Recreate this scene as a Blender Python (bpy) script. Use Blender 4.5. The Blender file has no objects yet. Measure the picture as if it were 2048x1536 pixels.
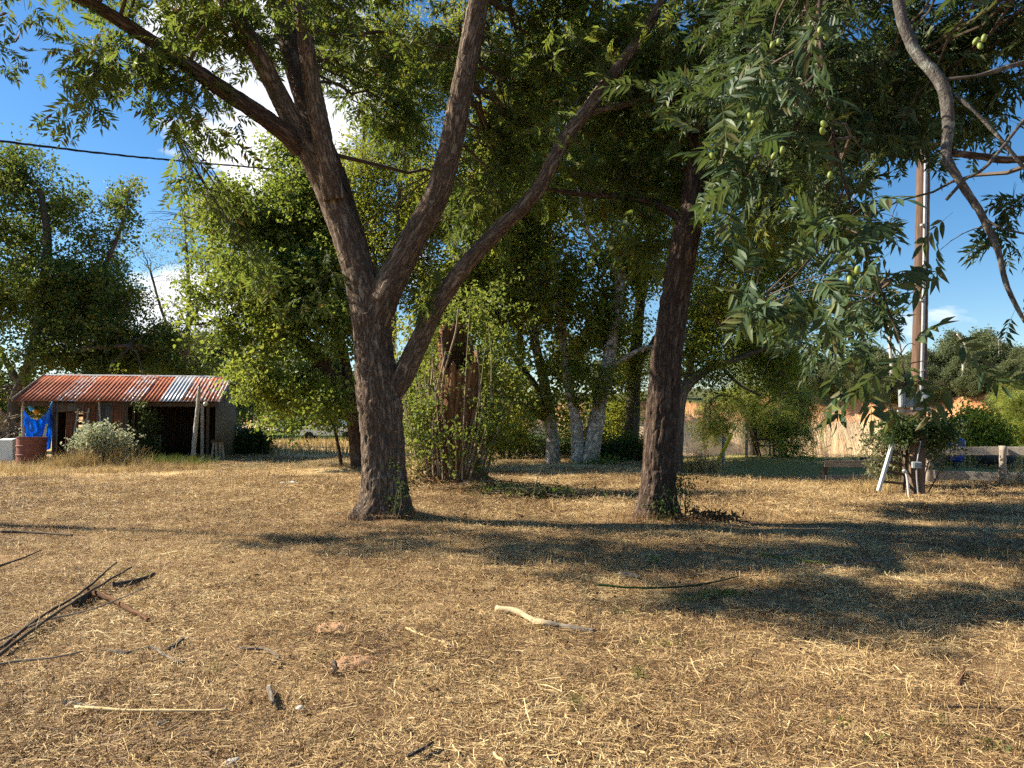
import bpy, bmesh, math, random
import numpy as np
from mathutils import Vector, Matrix, noise as mnoise

R = math.radians
random.seed(11)
rng = np.random.default_rng(11)
scene = bpy.context.scene
COL = scene.collection

# ------------------------------------------------------------------ camera
FPX = 1518.0                      # focal length in pixels of the 2048 px wide photograph
CAM = np.array([0.0, 0.0, 1.6])
PITCH = math.atan(67.0 / FPX)
cam_d = bpy.data.cameras.new('camera')
cam_d.sensor_fit = 'HORIZONTAL'
cam_d.sensor_width = 36.0
cam_d.lens = 36.0 * FPX / 2048.0
cam_d.clip_start = 0.05
cam_d.clip_end = 2000.0
cam = bpy.data.objects.new('camera', cam_d)
cam.location = CAM
cam.rotation_euler = (R(90) + PITCH, 0, 0)
COL.objects.link(cam)
scene.camera = cam

# ------------------------------------------------------------------ sky, sun, exposure
SUN_AZ, SUN_EL = R(-77.0), R(36.0)          # azimuth from +Y towards +X
sun_dir = np.array([math.sin(SUN_AZ) * math.cos(SUN_EL), math.cos(SUN_AZ) * math.cos(SUN_EL), math.sin(SUN_EL)])
sun_l = bpy.data.lights.new('sun', 'SUN')
sun_l.energy = 5.0
sun_l.angle = R(0.53)
sun_l.color = (1.0, 0.90, 0.74)
sun = bpy.data.objects.new('sun', sun_l)
sun.rotation_euler = Vector(sun_dir).to_track_quat('Z', 'Y').to_euler()
sun.location = (-30, 10, 30)
COL.objects.link(sun)

scene.view_settings.view_transform = 'Standard'
scene.view_settings.look = 'None'
scene.view_settings.exposure = 1.46
scene.view_settings.gamma = 1.0
scene.view_settings.use_curve_mapping = False
scene.render.engine = 'CYCLES'
cy = scene.cycles
cy.max_bounces = 4
cy.diffuse_bounces = 2
cy.glossy_bounces = 2
cy.transmission_bounces = 3
cy.transparent_max_bounces = 8
cy.use_adaptive_sampling = True
cy.adaptive_threshold = 0.03
cy.use_denoising = False
cy.sample_clamp_indirect = 6.0


class B:
    """small node-tree builder"""
    def __init__(s, nt):
        s.nt = nt

    def n(s, t, props=None, **inp):
        nd = s.nt.nodes.new('ShaderNode' + t)
        for k, v in (props or {}).items():
            setattr(nd, k, v)
        for k, v in inp.items():
            sock = nd.inputs[int(k[1:])] if k[0] == 'i' and k[1:].isdigit() else nd.inputs[k.replace('_', ' ')]
            if isinstance(v, bpy.types.NodeSocket):
                s.nt.links.new(v, sock)
            else:
                sock.default_value = v
        return nd

    def mix(s, f, a, b, blend='MIX'):
        nd = s.n('Mix', {'data_type': 'RGBA', 'blend_type': blend, 'clamp_factor': True})
        for i, v in ((0, f), (6, a), (7, b)):
            if isinstance(v, bpy.types.NodeSocket):
                s.nt.links.new(v, nd.inputs[i])
            else:
                nd.inputs[i].default_value = v if i == 0 else c4(v)
        return nd.outputs[2]

    def ramp(s, f, stops, interp='LINEAR'):
        nd = s.n('ValToRGB', None, Fac=f)
        cr = nd.color_ramp
        cr.interpolation = interp
        while len(cr.elements) < len(stops):
            cr.elements.new(0.5)
        for e, (p, c) in zip(cr.elements, stops):
            e.position = p
            e.color = c4(c) if isinstance(c, (tuple, list)) else (c, c, c, 1)
        return nd.outputs[0]

    def math(s, op, a, b=0.0, c=0.0, clamp=False):
        return s.n('Math', {'operation': op, 'use_clamp': clamp}, i0=a, i1=b, i2=c).outputs[0]

    def noise(s, vec, scale, detail=4.0, rough=0.55, dist=0.0):
        kw = dict(Scale=scale, Detail=detail, Roughness=rough, Distortion=dist)
        if vec is not None:
            kw['Vector'] = vec
        return s.n('TexNoise', None, **kw).outputs['Fac']

    def mapping(s, vec, scale=(1, 1, 1), loc=(0, 0, 0), rot=(0, 0, 0)):
        return s.n('Mapping', None, Vector=vec, Location=loc, Rotation=rot, Scale=scale).outputs[0]


def c4(c):
    return tuple(c) if len(c) == 4 else (c[0], c[1], c[2], 1.0)


world = bpy.data.worlds.new('World')
scene.world = world
world.use_nodes = True
wt = world.node_tree
wt.nodes.clear()
wb = B(wt)
sky = wb.n('TexSky', {'sky_type': 'NISHITA', 'sun_disc': False, 'sun_elevation': SUN_EL, 'sun_rotation': SUN_AZ % (2 * math.pi),
                      'air_density': 1.0, 'dust_density': 0.25, 'ozone_density': 3.0, 'altitude': 100.0})
sat = wb.n('HueSaturation', None, Saturation=1.28, Value=1.0, Color=sky.outputs[0])
wgen = wb.n('TexCoord').outputs['Generated']
wsep = wb.n('SeparateXYZ', None, Vector=wgen)
# cumulus: noise on the direction dome, fuller in a few banks, cut off with a ramp
wn = wb.noise(wb.mapping(wgen, scale=(1.0, 1.0, 2.0)), 5.5, 5.0, 0.56, 0.25)
def bank(px, py, width):
    d = np.array([(px - 1024) / FPX, 1.0, (835 - py) / FPX])
    d /= np.linalg.norm(d)
    dist = wb.n('VectorMath', {'operation': 'DISTANCE'}, i0=wgen, i1=tuple(d)).outputs['Value']
    return wb.math('MULTIPLY', wb.math('SUBTRACT', 1.0, wb.math('DIVIDE', dist, width), clamp=True), 0.34)
wm = wn
for bk in ((500, 270, 0.17), (470, 20, 0.11), (330, 610, 0.14), (690, 90, 0.12)):
    wm = wb.math('ADD', wm, bank(*bk))
cl = wb.ramp(wm, [(0.60, 0.0), (0.70, 1.0)])
shade = wb.noise(wb.mapping(wgen, scale=(1, 1, 1.6), loc=(0, 0, 0.05)), 8.0, 3.0, 0.5)
ccol = wb.ramp(shade, [(0.3, (6.0, 6.5, 7.4)), (0.62, (9.6, 9.6, 9.8))])
wcol = wb.mix(wb.math('MULTIPLY', cl, 0.93), sat.outputs[0], ccol)
bg = wb.n('Background', None, Color=wcol, Strength=0.060)
wo = wb.n('OutputWorld', None, Surface=bg.outputs[0])


# ------------------------------------------------------------------ geometry helpers
def P(px, py, Y):
    """world point seen at photo pixel (px, py) at depth Y"""
    x, y = (px - 1024) / FPX, (768 - py) / FPX
    c, s = math.cos(PITCH), math.sin(PITCH)
    d = np.array([x, c - y * s, s + y * c])
    return CAM + d * (Y / d[1])


def G(px, py):
    """ground point (flat estimate) at a pixel below the horizon"""
    x, y = (px - 1024) / FPX, (768 - py) / FPX
    c, s = math.cos(PITCH), math.sin(PITCH)
    d = np.array([x, c - y * s, s + y * c])
    q = CAM + d * (-CAM[2] / d[2])
    q[2] = float(H(q[0], q[1]))
    return q


def _h(i, j, k):
    n = (i * 374761393 + j * 668265263 + k * 2147483647 + 1013904223) & 0xFFFFFFFF
    n = ((n ^ (n >> 13)) * 1274126177) & 0xFFFFFFFF
    n = (n ^ (n >> 16)) & 0xFFFF
    return n / 32767.5 - 1.0


def vnoise(p):
    """vectorised value noise, p (...,3) -> (-1..1)"""
    p = np.asarray(p, float)
    i = np.floor(p).astype(np.int64)
    f = p - i
    f = f * f * (3 - 2 * f)
    out = 0
    for dx in (0, 1):
        for dy in (0, 1):
            for dz in (0, 1):
                w = (f[..., 0] if dx else 1 - f[..., 0]) * (f[..., 1] if dy else 1 - f[..., 1]) * (f[..., 2] if dz else 1 - f[..., 2])
                out = out + w * _h(i[..., 0] + dx, i[..., 1] + dy, i[..., 2] + dz)
    return out


def fbm(p, oct=4, gain=0.5):
    p = np.asarray(p, float)
    a, t = 1.0, 0
    for o in range(oct):
        t = t + a * vnoise(p * 2 ** o + o * 17.3)
        a *= gain
    return t


def sstep(a, b, x):
    t = np.clip((np.asarray(x, float) - a) / (b - a), 0, 1)
    return t * t * (3 - 2 * t)


MOUNDS = [(-1.98, 11.9, 1.0, 0.10), (2.26, 11.85, 0.9, 0.09), (-1.3, 16.4, 1.5, 0.28), (8.6, 27.0, 2.5, 0.30), (2.2, 22.8, 2.4, 0.22)]


def H(x, y):
    x, y = np.asarray(x, float), np.asarray(y, float)
    q = np.stack([x, y, 0 * x], -1)
    z = 0.05 * fbm(q / 4.0, 2) + 0.018 * fbm(q / 0.8 + 5, 2)
    for mx, my, r, h in MOUNDS:
        z = z + h * np.exp(-((x - mx) ** 2 + (y - my) ** 2) / (r * r))
    z = z - 5.0 * sstep(31, 48, y) * sstep(0.5, 7, x)
    return z


class Acc:
    """collects vertices and faces, builds one mesh object"""
    def __init__(s):
        s.v, s.f, s.b, s.n = [], [], [], 0
        s.mi = []

    def add(s, v, f, bark=None, mi=0):
        v = np.asarray(v, float).reshape(-1, 3)
        f = np.asarray(f, np.int64)
        s.v.append(v)
        s.f.append(f + s.n)
        s.mi.append(np.full(len(f), mi))
        s.b.append(np.zeros_like(v) if bark is None else bark)
        s.n += len(v)

    def mesh(s, name, mats, smooth=False, bark=False):
        me = bpy.data.meshes.new(name)
        if s.v:
            v = np.concatenate(s.v)
            tot = np.concatenate([np.full(len(f), f.shape[1]) for f in s.f])
            lp = np.concatenate([f.ravel() for f in s.f])
            me.vertices.add(len(v))
            me.vertices.foreach_set('co', v.ravel())
            me.loops.add(len(lp))
            me.loops.foreach_set('vertex_index', lp)
            me.polygons.add(len(tot))
            me.polygons.foreach_set('loop_start', np.concatenate([[0], np.cumsum(tot)[:-1]]))
            me.polygons.foreach_set('loop_total', tot)
            me.polygons.foreach_set('material_index', np.concatenate(s.mi))
            me.polygons.foreach_set('use_smooth', np.full(len(tot), smooth))
            if bark:
                at = me.attributes.new('bk', 'FLOAT_VECTOR', 'POINT')
                at.data.foreach_set('vector', np.concatenate(s.b).ravel())
        for m in (mats if isinstance(mats, (list, tuple)) else [mats]):
            me.materials.append(m)
        me.update(calc_edges=True)
        me.validate()
        return me

    def obj(s, name, mats, parent=None, smooth=False, bark=False, origin=None):
        if origin is not None:
            s.v = [v - np.asarray(origin) for v in s.v]
        return link(name, s.mesh(name, mats, smooth, bark), parent, origin)


def link(name, me, parent=None, loc=None):
    o = bpy.data.objects.new(name, me)
    COL.objects.link(o)
    if parent is not None:
        o.parent = parent
        # vertices are given in world space: cancel the parent's transform
        if loc is None and parent.name not in LOCAL:
            o.matrix_parent_inverse = WORLD_INV.get(parent.name, Matrix())
    if loc is not None:
        o.location = loc
    return o


WORLD_INV = {}
LOCAL = set()          # things whose parts are modelled in the thing's own space


def tag(o, label=None, cat=None, group=None, kind=None):
    if label: o['label'] = label
    if cat: o['category'] = cat
    if group: o['group'] = group
    if kind: o['kind'] = kind
    return o


def thing(name, label, cat, loc=(0, 0, 0), rotz=0.0, group=None):
    o = bpy.data.objects.new(name, None)
    o.empty_display_size = 0.2
    COL.objects.link(o)
    o.location = loc
    o.rotation_euler = (0, 0, rotz)
    M = Matrix.Translation(Vector(loc)) @ Matrix.Rotation(rotz, 4, 'Z')
    WORLD_INV[o.name] = M.inverted()
    return tag(o, label, cat, group)


def catmull(pts, step):
    """pts (n,k) -> resampled with a Catmull-Rom spline; first 3 columns are the position"""
    p = np.asarray(pts, float)
    p = np.vstack([2 * p[0] - p[1], p, 2 * p[-1] - p[-2]])
    out = []
    for i in range(1, len(p) - 2):
        L = np.linalg.norm(p[i + 1, :3] - p[i, :3])
        m = max(1, int(math.ceil(L / step)))
        t = (np.arange(m) / m)[:, None]
        a, b, c, d = p[i - 1], p[i], p[i + 1], p[i + 2]
        out.append(0.5 * ((2 * b) + (-a + c) * t + (2 * a - 5 * b + 4 * c - d) * t ** 2 + (-a + 3 * b - 3 * c + d) * t ** 3))
    out.append(p[-2:-1])
    return np.vstack(out)


def frames(path):
    t = np.gradient(path, axis=0)
    t /= np.linalg.norm(t, axis=1)[:, None] + 1e-9
    ref = np.array([0, 1.0, 0]) if abs(t[0, 1]) < 0.9 else np.array([1.0, 0, 0])
    u = np.zeros_like(path)
    u[0] = np.cross(t[0], ref)
    u[0] /= np.linalg.norm(u[0])
    for i in range(1, len(path)):
        w = u[i - 1] - t[i] * np.dot(u[i - 1], t[i])
        u[i] = w / (np.linalg.norm(w) + 1e-9)
    return t, u, np.cross(t, u)


def tube(acc, path, rad, sides=8, caps=True, disp=None, mi=0):
    path = np.asarray(path, float)
    n = len(path)
    rad = np.broadcast_to(np.asarray(rad, float), (n,))
    t, u, w = frames(path)
    th = np.arange(sides) / sides * 2 * math.pi
    ln = np.concatenate([[0], np.cumsum(np.linalg.norm(np.diff(path, axis=0), axis=1))])
    r = np.repeat(rad[:, None], sides, 1)
    cs, sn = np.cos(th)[None, :], np.sin(th)[None, :]
    bark = np.stack([r * cs, r * sn, np.repeat(ln[:, None], sides, 1)], -1)
    if disp is not None:
        r = r + disp(bark, r)
    v = path[:, None, :] + r[..., None] * (cs[..., None] * u[:, None, :] + sn[..., None] * w[:, None, :])
    v = v.reshape(-1, 3)
    i = np.arange(n - 1)[:, None] * sides
    j = np.arange(sides)[None, :]
    k = (j + 1) % sides
    f = np.stack([i + j, i + k, i + sides + k, i + sides + j], -1).reshape(-1, 4)
    acc.add(v, f, bark.reshape(-1, 3), mi)
    if caps:
        for e, ring in ((0, np.arange(sides)[::-1]), (n - 1, (n - 1) * sides + np.arange(sides))):
            c = acc.n
            acc.add(path[e:e + 1], np.zeros((0, 3), int), bark.reshape(-1, 3)[ring[:1]])
            base = c - len(v)
            tri = np.stack([np.full(sides, c), base + ring, base + np.roll(ring, -1)], -1)
            acc.f.append(tri)
            acc.mi.append(np.full(len(tri), mi))
            v = np.vstack([v, path[e:e + 1]])


def box(acc, c, size, rot=None, bevel=0.0, mi=0):
    bm = bmesh.new()
    bmesh.ops.create_cube(bm, size=1.0)
    bmesh.ops.scale(bm, vec=Vector(size), verts=bm.verts)
    if bevel:
        bmesh.ops.bevel(bm, geom=list(bm.edges), offset=bevel, segments=1, affect='EDGES', profile=0.5)
    v = np.array([x.co[:] for x in bm.verts])
    if rot is not None:
        v = v @ np.array(rot).T
    groups = {}
    bm.verts.index_update()
    for f in bm.faces:
        groups.setdefault(len(f.verts), []).append([x.index for x in f.verts])
    bm.free()
    base = acc.n
    first = True
    for k, fs in groups.items():
        if first:
            acc.add(v + np.asarray(c), np.array(fs), None, mi)
            first = False
        else:
            acc.f.append(np.array(fs) + base)
            acc.mi.append(np.full(len(fs), mi))


def rotz(a):
    c, s = math.cos(a), math.sin(a)
    return np.array([[c, -s, 0], [s, c, 0], [0, 0, 1.0]])


def axes_rot(d, up=(0, 0, 1)):
    """matrix whose x axis is d, z axis close to up"""
    d = np.asarray(d, float) / np.linalg.norm(d)
    y = np.cross(up, d)
    y /= np.linalg.norm(y) + 1e-9
    return np.stack([d, y, np.cross(d, y)], 1)


def board(acc, a, b, w, t, up=(0, 0, 1), bevel=0.004, mi=0):
    """a plank from a to b, w across (along up), t thick"""
    a, b = np.asarray(a, float), np.asarray(b, float)
    m = axes_rot(b - a, up)
    box(acc, (a + b) / 2, (np.linalg.norm(b - a), t, w), m, bevel, mi)


def lathe(acc, prof, c, sides=24, axis=None, mi=0):
    prof = np.asarray(prof, float)
    th = np.arange(sides) / sides * 2 * math.pi
    v = np.stack([prof[:, None, 0] * np.cos(th), prof[:, None, 0] * np.sin(th), np.repeat(prof[:, None, 1], sides, 1)], -1).reshape(-1, 3)
    if axis is not None:
        v = v @ np.asarray(axis).T
    n = len(prof)
    i = np.arange(n - 1)[:, None] * sides
    j = np.arange(sides)[None, :]
    k = (j + 1) % sides
    f = np.stack([i + j, i + k, i + sides + k, i + sides + j], -1).reshape(-1, 4)
    acc.add(v + np.asarray(c), f, None, mi)


def unit(a):
    return a / (np.linalg.norm(a, axis=-1, keepdims=True) + 1e-9)


def scatter(acc, tv, tf, pos, d, nrm, scale, mi=0):
    """copies of a template (tip along +x, face up +z) at pos, pointing along d with normal close to nrm"""
    d = unit(d)
    s = unit(np.cross(nrm, d))
    n = np.cross(d, s)
    m = np.stack([d, s, n], -1) * np.asarray(scale)[:, None, None]
    v = np.einsum('mij,kj->mki', m, tv) + pos[:, None, :]
    f = tf[None] + (np.arange(len(pos)) * len(tv))[:, None, None]
    acc.add(v.reshape(-1, 3), f.reshape(-1, tf.shape[1]), None, mi)

# ------------------------------------------------------------------ materials
def newmat(name):
    m = bpy.data.materials.new(name)
    m.use_nodes = True
    m.node_tree.nodes.clear()
    return m, B(m.node_tree)


def finish(b, shader, disp=None):
    kw = {'Surface': shader}
    b.n('OutputMaterial', None, **kw)


def principled(b, col, rough=0.8, spec=0.3, metal=0.0, normal=None):
    kw = dict(Base_Color=col if isinstance(col, bpy.types.NodeSocket) else c4(col), Roughness=rough, Metallic=metal)
    kw['Specular_IOR_Level'] = spec
    if normal is not None:
        kw['Normal'] = normal
    return b.n('BsdfPrincipled', None, **kw).outputs[0]


def bump(b, h, strength=0.5, dist=0.02):
    return b.n('Bump', None, Strength=strength, Distance=dist, Height=h).outputs[0]


def mat_bark(name, dark, mid, light, scale=1.0, lichen=None, lich_amt=0.55, stretch=0.22, strength=0.9):
    m, b = newmat(name)
    at = b.n('Attribute', {'attribute_name': 'bk'}).outputs['Vector']
    v = b.mapping(at, scale=(scale, scale, scale * stretch))
    n1 = b.noise(v, 13.0, 5.0, 0.62, 0.7)
    n0 = b.noise(v, 5.0, 3.0, 0.6, 0.5)
    rid = b.math('ABSOLUTE', b.math('SUBTRACT', n1, 0.5))
    rid0 = b.math('ABSOLUTE', b.math('SUBTRACT', n0, 0.5))
    ridge = b.math('POWER', b.math('MULTIPLY', b.math('MINIMUM', b.math('MULTIPLY', rid, 1.4), b.math('MULTIPLY', rid0, 2.6)), 5.0, clamp=True), 0.55)
    fine = b.noise(v, 55.0, 5.0, 0.7)
    big = b.noise(at, 2.2, 4.0, 0.6)
    hgt = b.math('ADD', ridge, b.math('MULTIPLY', fine, 0.55))
    col = b.ramp(b.math('ADD', b.math('MULTIPLY', ridge, 0.6), b.math('MULTIPLY', fine, 0.5)), [(0.15, dark), (0.55, mid), (0.95, light)])
    col = b.mix(b.math('MULTIPLY', b.ramp(big, [(0.35, 0.0), (0.7, 1.0)]), 0.5), col, b.mix(0.5, mid, dark))
    if lichen:
        ln = b.noise(at, 9.0, 6.0, 0.65)
        col = b.mix(b.math('MULTIPLY', b.ramp(ln, [(lich_amt, 0.0), (lich_amt + 0.08, 1.0)]), 0.75), col, lichen)
    finish(b, principled(b, col, 0.9, 0.15, normal=bump(b, hgt, strength, 0.02)))
    return m


def mat_leaf(name, dark, light, yellow, trans, tfac=0.42, ynoise=(0.55, 0.8), yscale=0.5, rough=0.55, brown=None):
    m, b = newmat(name)
    g = b.n('NewGeometry')
    rnd = g.outputs['Random Per Island']
    col = b.ramp(rnd, [(0.0, dark), (0.75, light), (0.93, b_mix(light, yellow, 0.5)), (1.0, yellow)])
    pos = b.n('TexCoord').outputs['Object']
    yn = b.ramp(b.noise(pos, yscale, 1.0, 0.6), [(ynoise[0], 0.0), (ynoise[1], 1.0)])
    col = b.mix(b.math('MULTIPLY', yn, b.math('MULTIPLY', rnd, 0.9)), col, yellow)
    tcol = b.mix(b.math('MULTIPLY', yn, 0.5), b.mix(rnd, trans, b_mix(trans, yellow, 0.6)), [min(1, y * 1.7) for y in yellow])
    if brown:
        sel = b.math('GREATER_THAN', b.math('FRACT', b.math('MULTIPLY', rnd, 37.0)), 0.965)
        col = b.mix(sel, col, brown)
        tcol = b.mix(sel, tcol, brown)
    p = principled(b, col, rough, 0.22)
    t = b.n('BsdfTranslucent', None, Color=tcol).outputs[0]
    finish(b, b.n('MixShader', None, i0=tfac, i1=p, i2=t).outputs[0])
    return m


def b_mix(a, c, f):
    return tuple(a[i] * (1 - f) + c[i] * f for i in range(3))


def mat_plain(name, col, rough=0.6, spec=0.4, metal=0.0, var=0.25, vscale=6.0, bmp=0.15, dirt=None, dirt_amt=0.6):
    """paint, plastic, sheet metal: a base colour with uneven wear and a little relief"""
    m, b = newmat(name)
    o = b.n('TexCoord').outputs['Object']
    n1 = b.noise(o, vscale, 6.0, 0.6)
    n2 = b.noise(o, vscale * 8, 4.0, 0.6)
    c = b.mix(b.ramp(n1, [(0.3, 0.0), (0.7, 1.0)]), [x * (1 - var) for x in col], [min(1, x * (1 + var)) for x in col])
    if dirt:
        c = b.mix(b.math('MULTIPLY', b.ramp(b.math('ADD', b.math('MULTIPLY', n1, 0.7), b.math('MULTIPLY', n2, 0.3)), [(dirt_amt - 0.08, 0.0), (dirt_amt + 0.1, 1.0)]), 0.85), c, dirt)
    r = b.math('ADD', rough - 0.1, b.math('MULTIPLY', n2, 0.25))
    finish(b, principled(b, c, r, spec, metal, bump(b, n2, bmp, 0.01)))
    return m


def mat_wood(name, dark, light, scale=1.0, axis=0, paint=None, paint_amt=0.5):
    """weathered timber, grain along the chosen object axis"""
    m, b = newmat(name)
    o = b.n('TexCoord').outputs['Object']
    s = [26 * scale] * 3
    s[axis] = 1.6 * scale
    v = b.mapping(o, scale=tuple(s))
    g = b.noise(v, 1.0, 6.0, 0.7, 0.6)
    k = b.noise(o, 3.0 * scale, 4.0, 0.6)
    c = b.ramp(g, [(0.3, dark), (0.68, light)])
    c = b.mix(b.math('MULTIPLY', b.ramp(k, [(0.4, 0.0), (0.75, 1.0)]), 0.5), c, b_mix(dark, light, 0.25))
    if paint:
        c = b.mix(b.ramp(b.math('ADD', b.math('MULTIPLY', k, 0.6), b.math('MULTIPLY', g, 0.4)), [(paint_amt, 1.0), (paint_amt + 0.05, 0.0)]), c, paint)
    finish(b, principled(b, c, 0.85, 0.2, normal=bump(b, g, 0.5, 0.01)))
    return m


def mat_rust_sheet(name, rust_amt, rust=(0.33, 0.085, 0.035), metal=(0.42, 0.44, 0.45), streak_axis=1, shine=0.35):
    """corrugated iron: zinc with rust running down the sheet"""
    m, b = newmat(name)
    o = b.n('TexCoord').outputs['Object']
    s = [9.0, 9.0, 9.0]
    s[streak_axis] = 0.7
    st = b.noise(b.mapping(o, scale=tuple(s)), 1.0, 6.0, 0.65, 0.3)
    sp = b.noise(o, 14.0, 6.0, 0.7)
    f = b.math('ADD', b.math('MULTIPLY', st, 0.72), b.math('MULTIPLY', sp, 0.28))
    lo = 0.82 - rust_amt * 0.6
    mask = b.ramp(f, [(max(0.0, lo - 0.06), 0.0), (min(1, lo + 0.08), 1.0)])
    rc = b.ramp(b.noise(b.mapping(o, scale=tuple([x * 1.7 for x in s]), loc=(3, 1, 2)), 1.0, 5.0, 0.6),
                [(0.3, [x * 0.55 for x in rust]), (0.55, rust), (0.75, (rust[0] * 1.45, rust[1] * 1.9, rust[2] * 1.9))])
    c = b.mix(mask, metal, rc)
    rough = b.math('ADD', 0.42 if shine else 0.7, b.math('MULTIPLY', mask, 0.45 if shine else 0.2))
    met = b.math('MULTIPLY', b.math('SUBTRACT', 1.0, mask), shine)
    finish(b, principled(b, c, rough, 0.35, met, bump(b, sp, 0.25, 0.01)))
    return m


def mat_random(name, stops, rough=0.9, spec=0.1, trans=0.0, inst=True):
    """colour picked per piece (straw, litter)"""
    m, b = newmat(name)
    r = b.n('NewGeometry').outputs['Random Per Island']
    if inst:
        r = b.math('FRACT', b.math('ADD', r, b.n('ObjectInfo').outputs['Random']))
    pos = b.n('NewGeometry').outputs['Position']
    big = b.noise(pos, 0.42, 3.0, 0.62)
    sm = b.noise(pos, 2.6, 1.0, 0.6)
    f = b.math('ADD', b.math('MULTIPLY', r, 0.72), b.math('ADD', b.math('MULTIPLY', b.math('SUBTRACT', big, 0.5), 0.9), b.math('MULTIPLY', b.math('SUBTRACT', sm, 0.5), 0.5)))
    f = b.math('ADD', f, 0.12, clamp=True)
    c = b.ramp(f, stops)
    p = principled(b, c, rough, spec)
    if trans:
        t = b.n('BsdfTranslucent', None, Color=c).outputs[0]
        p = b.n('MixShader', None, i0=trans, i1=p, i2=t).outputs[0]
    finish(b, p)
    return m


M = {}
M['bark_pecan'] = mat_bark('bark_pecan', (0.028, 0.019, 0.013), (0.135, 0.095, 0.067), (0.36, 0.28, 0.205), 1.0, (0.34, 0.33, 0.28), 0.63)
M['bark_dark'] = mat_bark('bark_dark', (0.018, 0.011, 0.008), (0.082, 0.054, 0.038), (0.19, 0.14, 0.105), 1.0, (0.22, 0.22, 0.19), 0.68)
M['bark_lichen'] = mat_bark('bark_lichen', (0.03, 0.027, 0.024), (0.095, 0.083, 0.072), (0.17, 0.16, 0.14), 1.6, (0.25, 0.26, 0.22), 0.56, 0.6, 0.5)
M['bark_pale'] = mat_bark('bark_pale', (0.10, 0.08, 0.06), (0.30, 0.25, 0.20), (0.52, 0.46, 0.38), 0.7, (0.62, 0.58, 0.50), 0.5, 0.5, 0.4)
M['bark_grey'] = mat_bark('bark_grey', (0.035, 0.03, 0.025), (0.11, 0.09, 0.072), (0.20, 0.17, 0.14), 0.8)
M['bark_stump'] = mat_bark('bark_stump', (0.05, 0.024, 0.012), (0.20, 0.10, 0.05), (0.40, 0.24, 0.13), 0.7, None, 0.5, 0.12, 1.0)
M['bark_dead'] = mat_bark('bark_dead', (0.20, 0.18, 0.15), (0.42, 0.38, 0.33), (0.62, 0.58, 0.52), 0.8, None, 0.5, 0.3, 0.4)
M['stick_grey'] = mat_bark('stick_grey', (0.10, 0.085, 0.068), (0.26, 0.225, 0.18), (0.44, 0.39, 0.32), 1.6, None, 0.5, 0.25, 0.8)
M['twig'] = mat_plain('twig', (0.085, 0.065, 0.048), 0.9, 0.15, var=0.4, vscale=3)
M['twig_pale'] = mat_plain('twig_pale', (0.26, 0.21, 0.15), 0.9, 0.15, var=0.4, vscale=3)

M['leaf_pecan'] = mat_leaf('leaf_pecan', (0.026, 0.052, 0.018), (0.062, 0.100, 0.028), (0.20, 0.19, 0.03), (0.20, 0.29, 0.045), 0.42, brown=(0.12, 0.06, 0.02))
M['leaf_pecan_near_shade'] = mat_leaf('leaf_pecan_near_shade', (0.024, 0.050, 0.022), (0.060, 0.098, 0.042), (0.14, 0.15, 0.04), (0.10, 0.165, 0.035), 0.28, rough=0.5, brown=(0.09, 0.085, 0.03))  # darker, less translucent pecan leaf; shading by neighbouring crowns is in the colour
M['leaf_left'] = mat_leaf('leaf_left', (0.030, 0.062, 0.020), (0.080, 0.125, 0.032), (0.24, 0.21, 0.03), (0.15, 0.24, 0.03), 0.40, yscale=0.35)
M['leaf_bright'] = mat_leaf('leaf_bright', (0.042, 0.085, 0.020), (0.105, 0.160, 0.032), (0.28, 0.27, 0.045), (0.25, 0.34, 0.045), 0.46, (0.5, 0.78), 0.45)
M['leaf_syc'] = mat_leaf('leaf_syc', (0.048, 0.082, 0.018), (0.12, 0.165, 0.028), (0.27, 0.25, 0.035), (0.36, 0.42, 0.045), 0.5, (0.48, 0.8), 0.4, brown=(0.22, 0.12, 0.03))
M['leaf_elm'] = mat_leaf('leaf_elm', (0.045, 0.08, 0.014), (0.115, 0.155, 0.02), (0.32, 0.30, 0.035), (0.30, 0.38, 0.035), 0.45, (0.45, 0.75), 0.5)
M['leaf_feather'] = mat_leaf('leaf_feather', (0.11, 0.15, 0.03), (0.21, 0.25, 0.05), (0.32, 0.30, 0.07), (0.38, 0.44, 0.08), 0.46)
M['leaf_shoot'] = mat_leaf('leaf_shoot', (0.05, 0.095, 0.022), (0.12, 0.17, 0.035), (0.30, 0.27, 0.05), (0.26, 0.34, 0.05), 0.42)
M['leaf_dark'] = mat_leaf('leaf_dark', (0.018, 0.042, 0.014), (0.045, 0.082, 0.022), (0.12, 0.14, 0.03), (0.10, 0.17, 0.03), 0.35)
M['leaf_hill'] = mat_leaf('leaf_hill', (0.065, 0.085, 0.038), (0.135, 0.16, 0.070), (0.20, 0.20, 0.09), (0.18, 0.22, 0.08), 0.38, yscale=0.12)
M['leaf_shrub'] = mat_leaf('leaf_shrub', (0.06, 0.11, 0.018), (0.15, 0.20, 0.03), (0.28, 0.27, 0.04), (0.28, 0.36, 0.04), 0.42)
M['leaf_white'] = mat_leaf('leaf_white', (0.20, 0.24, 0.13), (0.42, 0.44, 0.32), (0.55, 0.52, 0.36), (0.35, 0.40, 0.20), 0.35)
M['leaf_grey'] = mat_leaf('leaf_grey', (0.07, 0.085, 0.04), (0.16, 0.17, 0.085), (0.30, 0.27, 0.12), (0.20, 0.22, 0.09), 0.36)
M['dead_leaf'] = mat_random('dead_leaf', [(0.0, (0.03, 0.022, 0.012)), (0.5, (0.09, 0.062, 0.03)), (1.0, (0.26, 0.17, 0.07))], 0.85)
M['nut'] = mat_plain('nut', (0.17, 0.22, 0.04), 0.5, 0.3, var=0.2, vscale=30)

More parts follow.
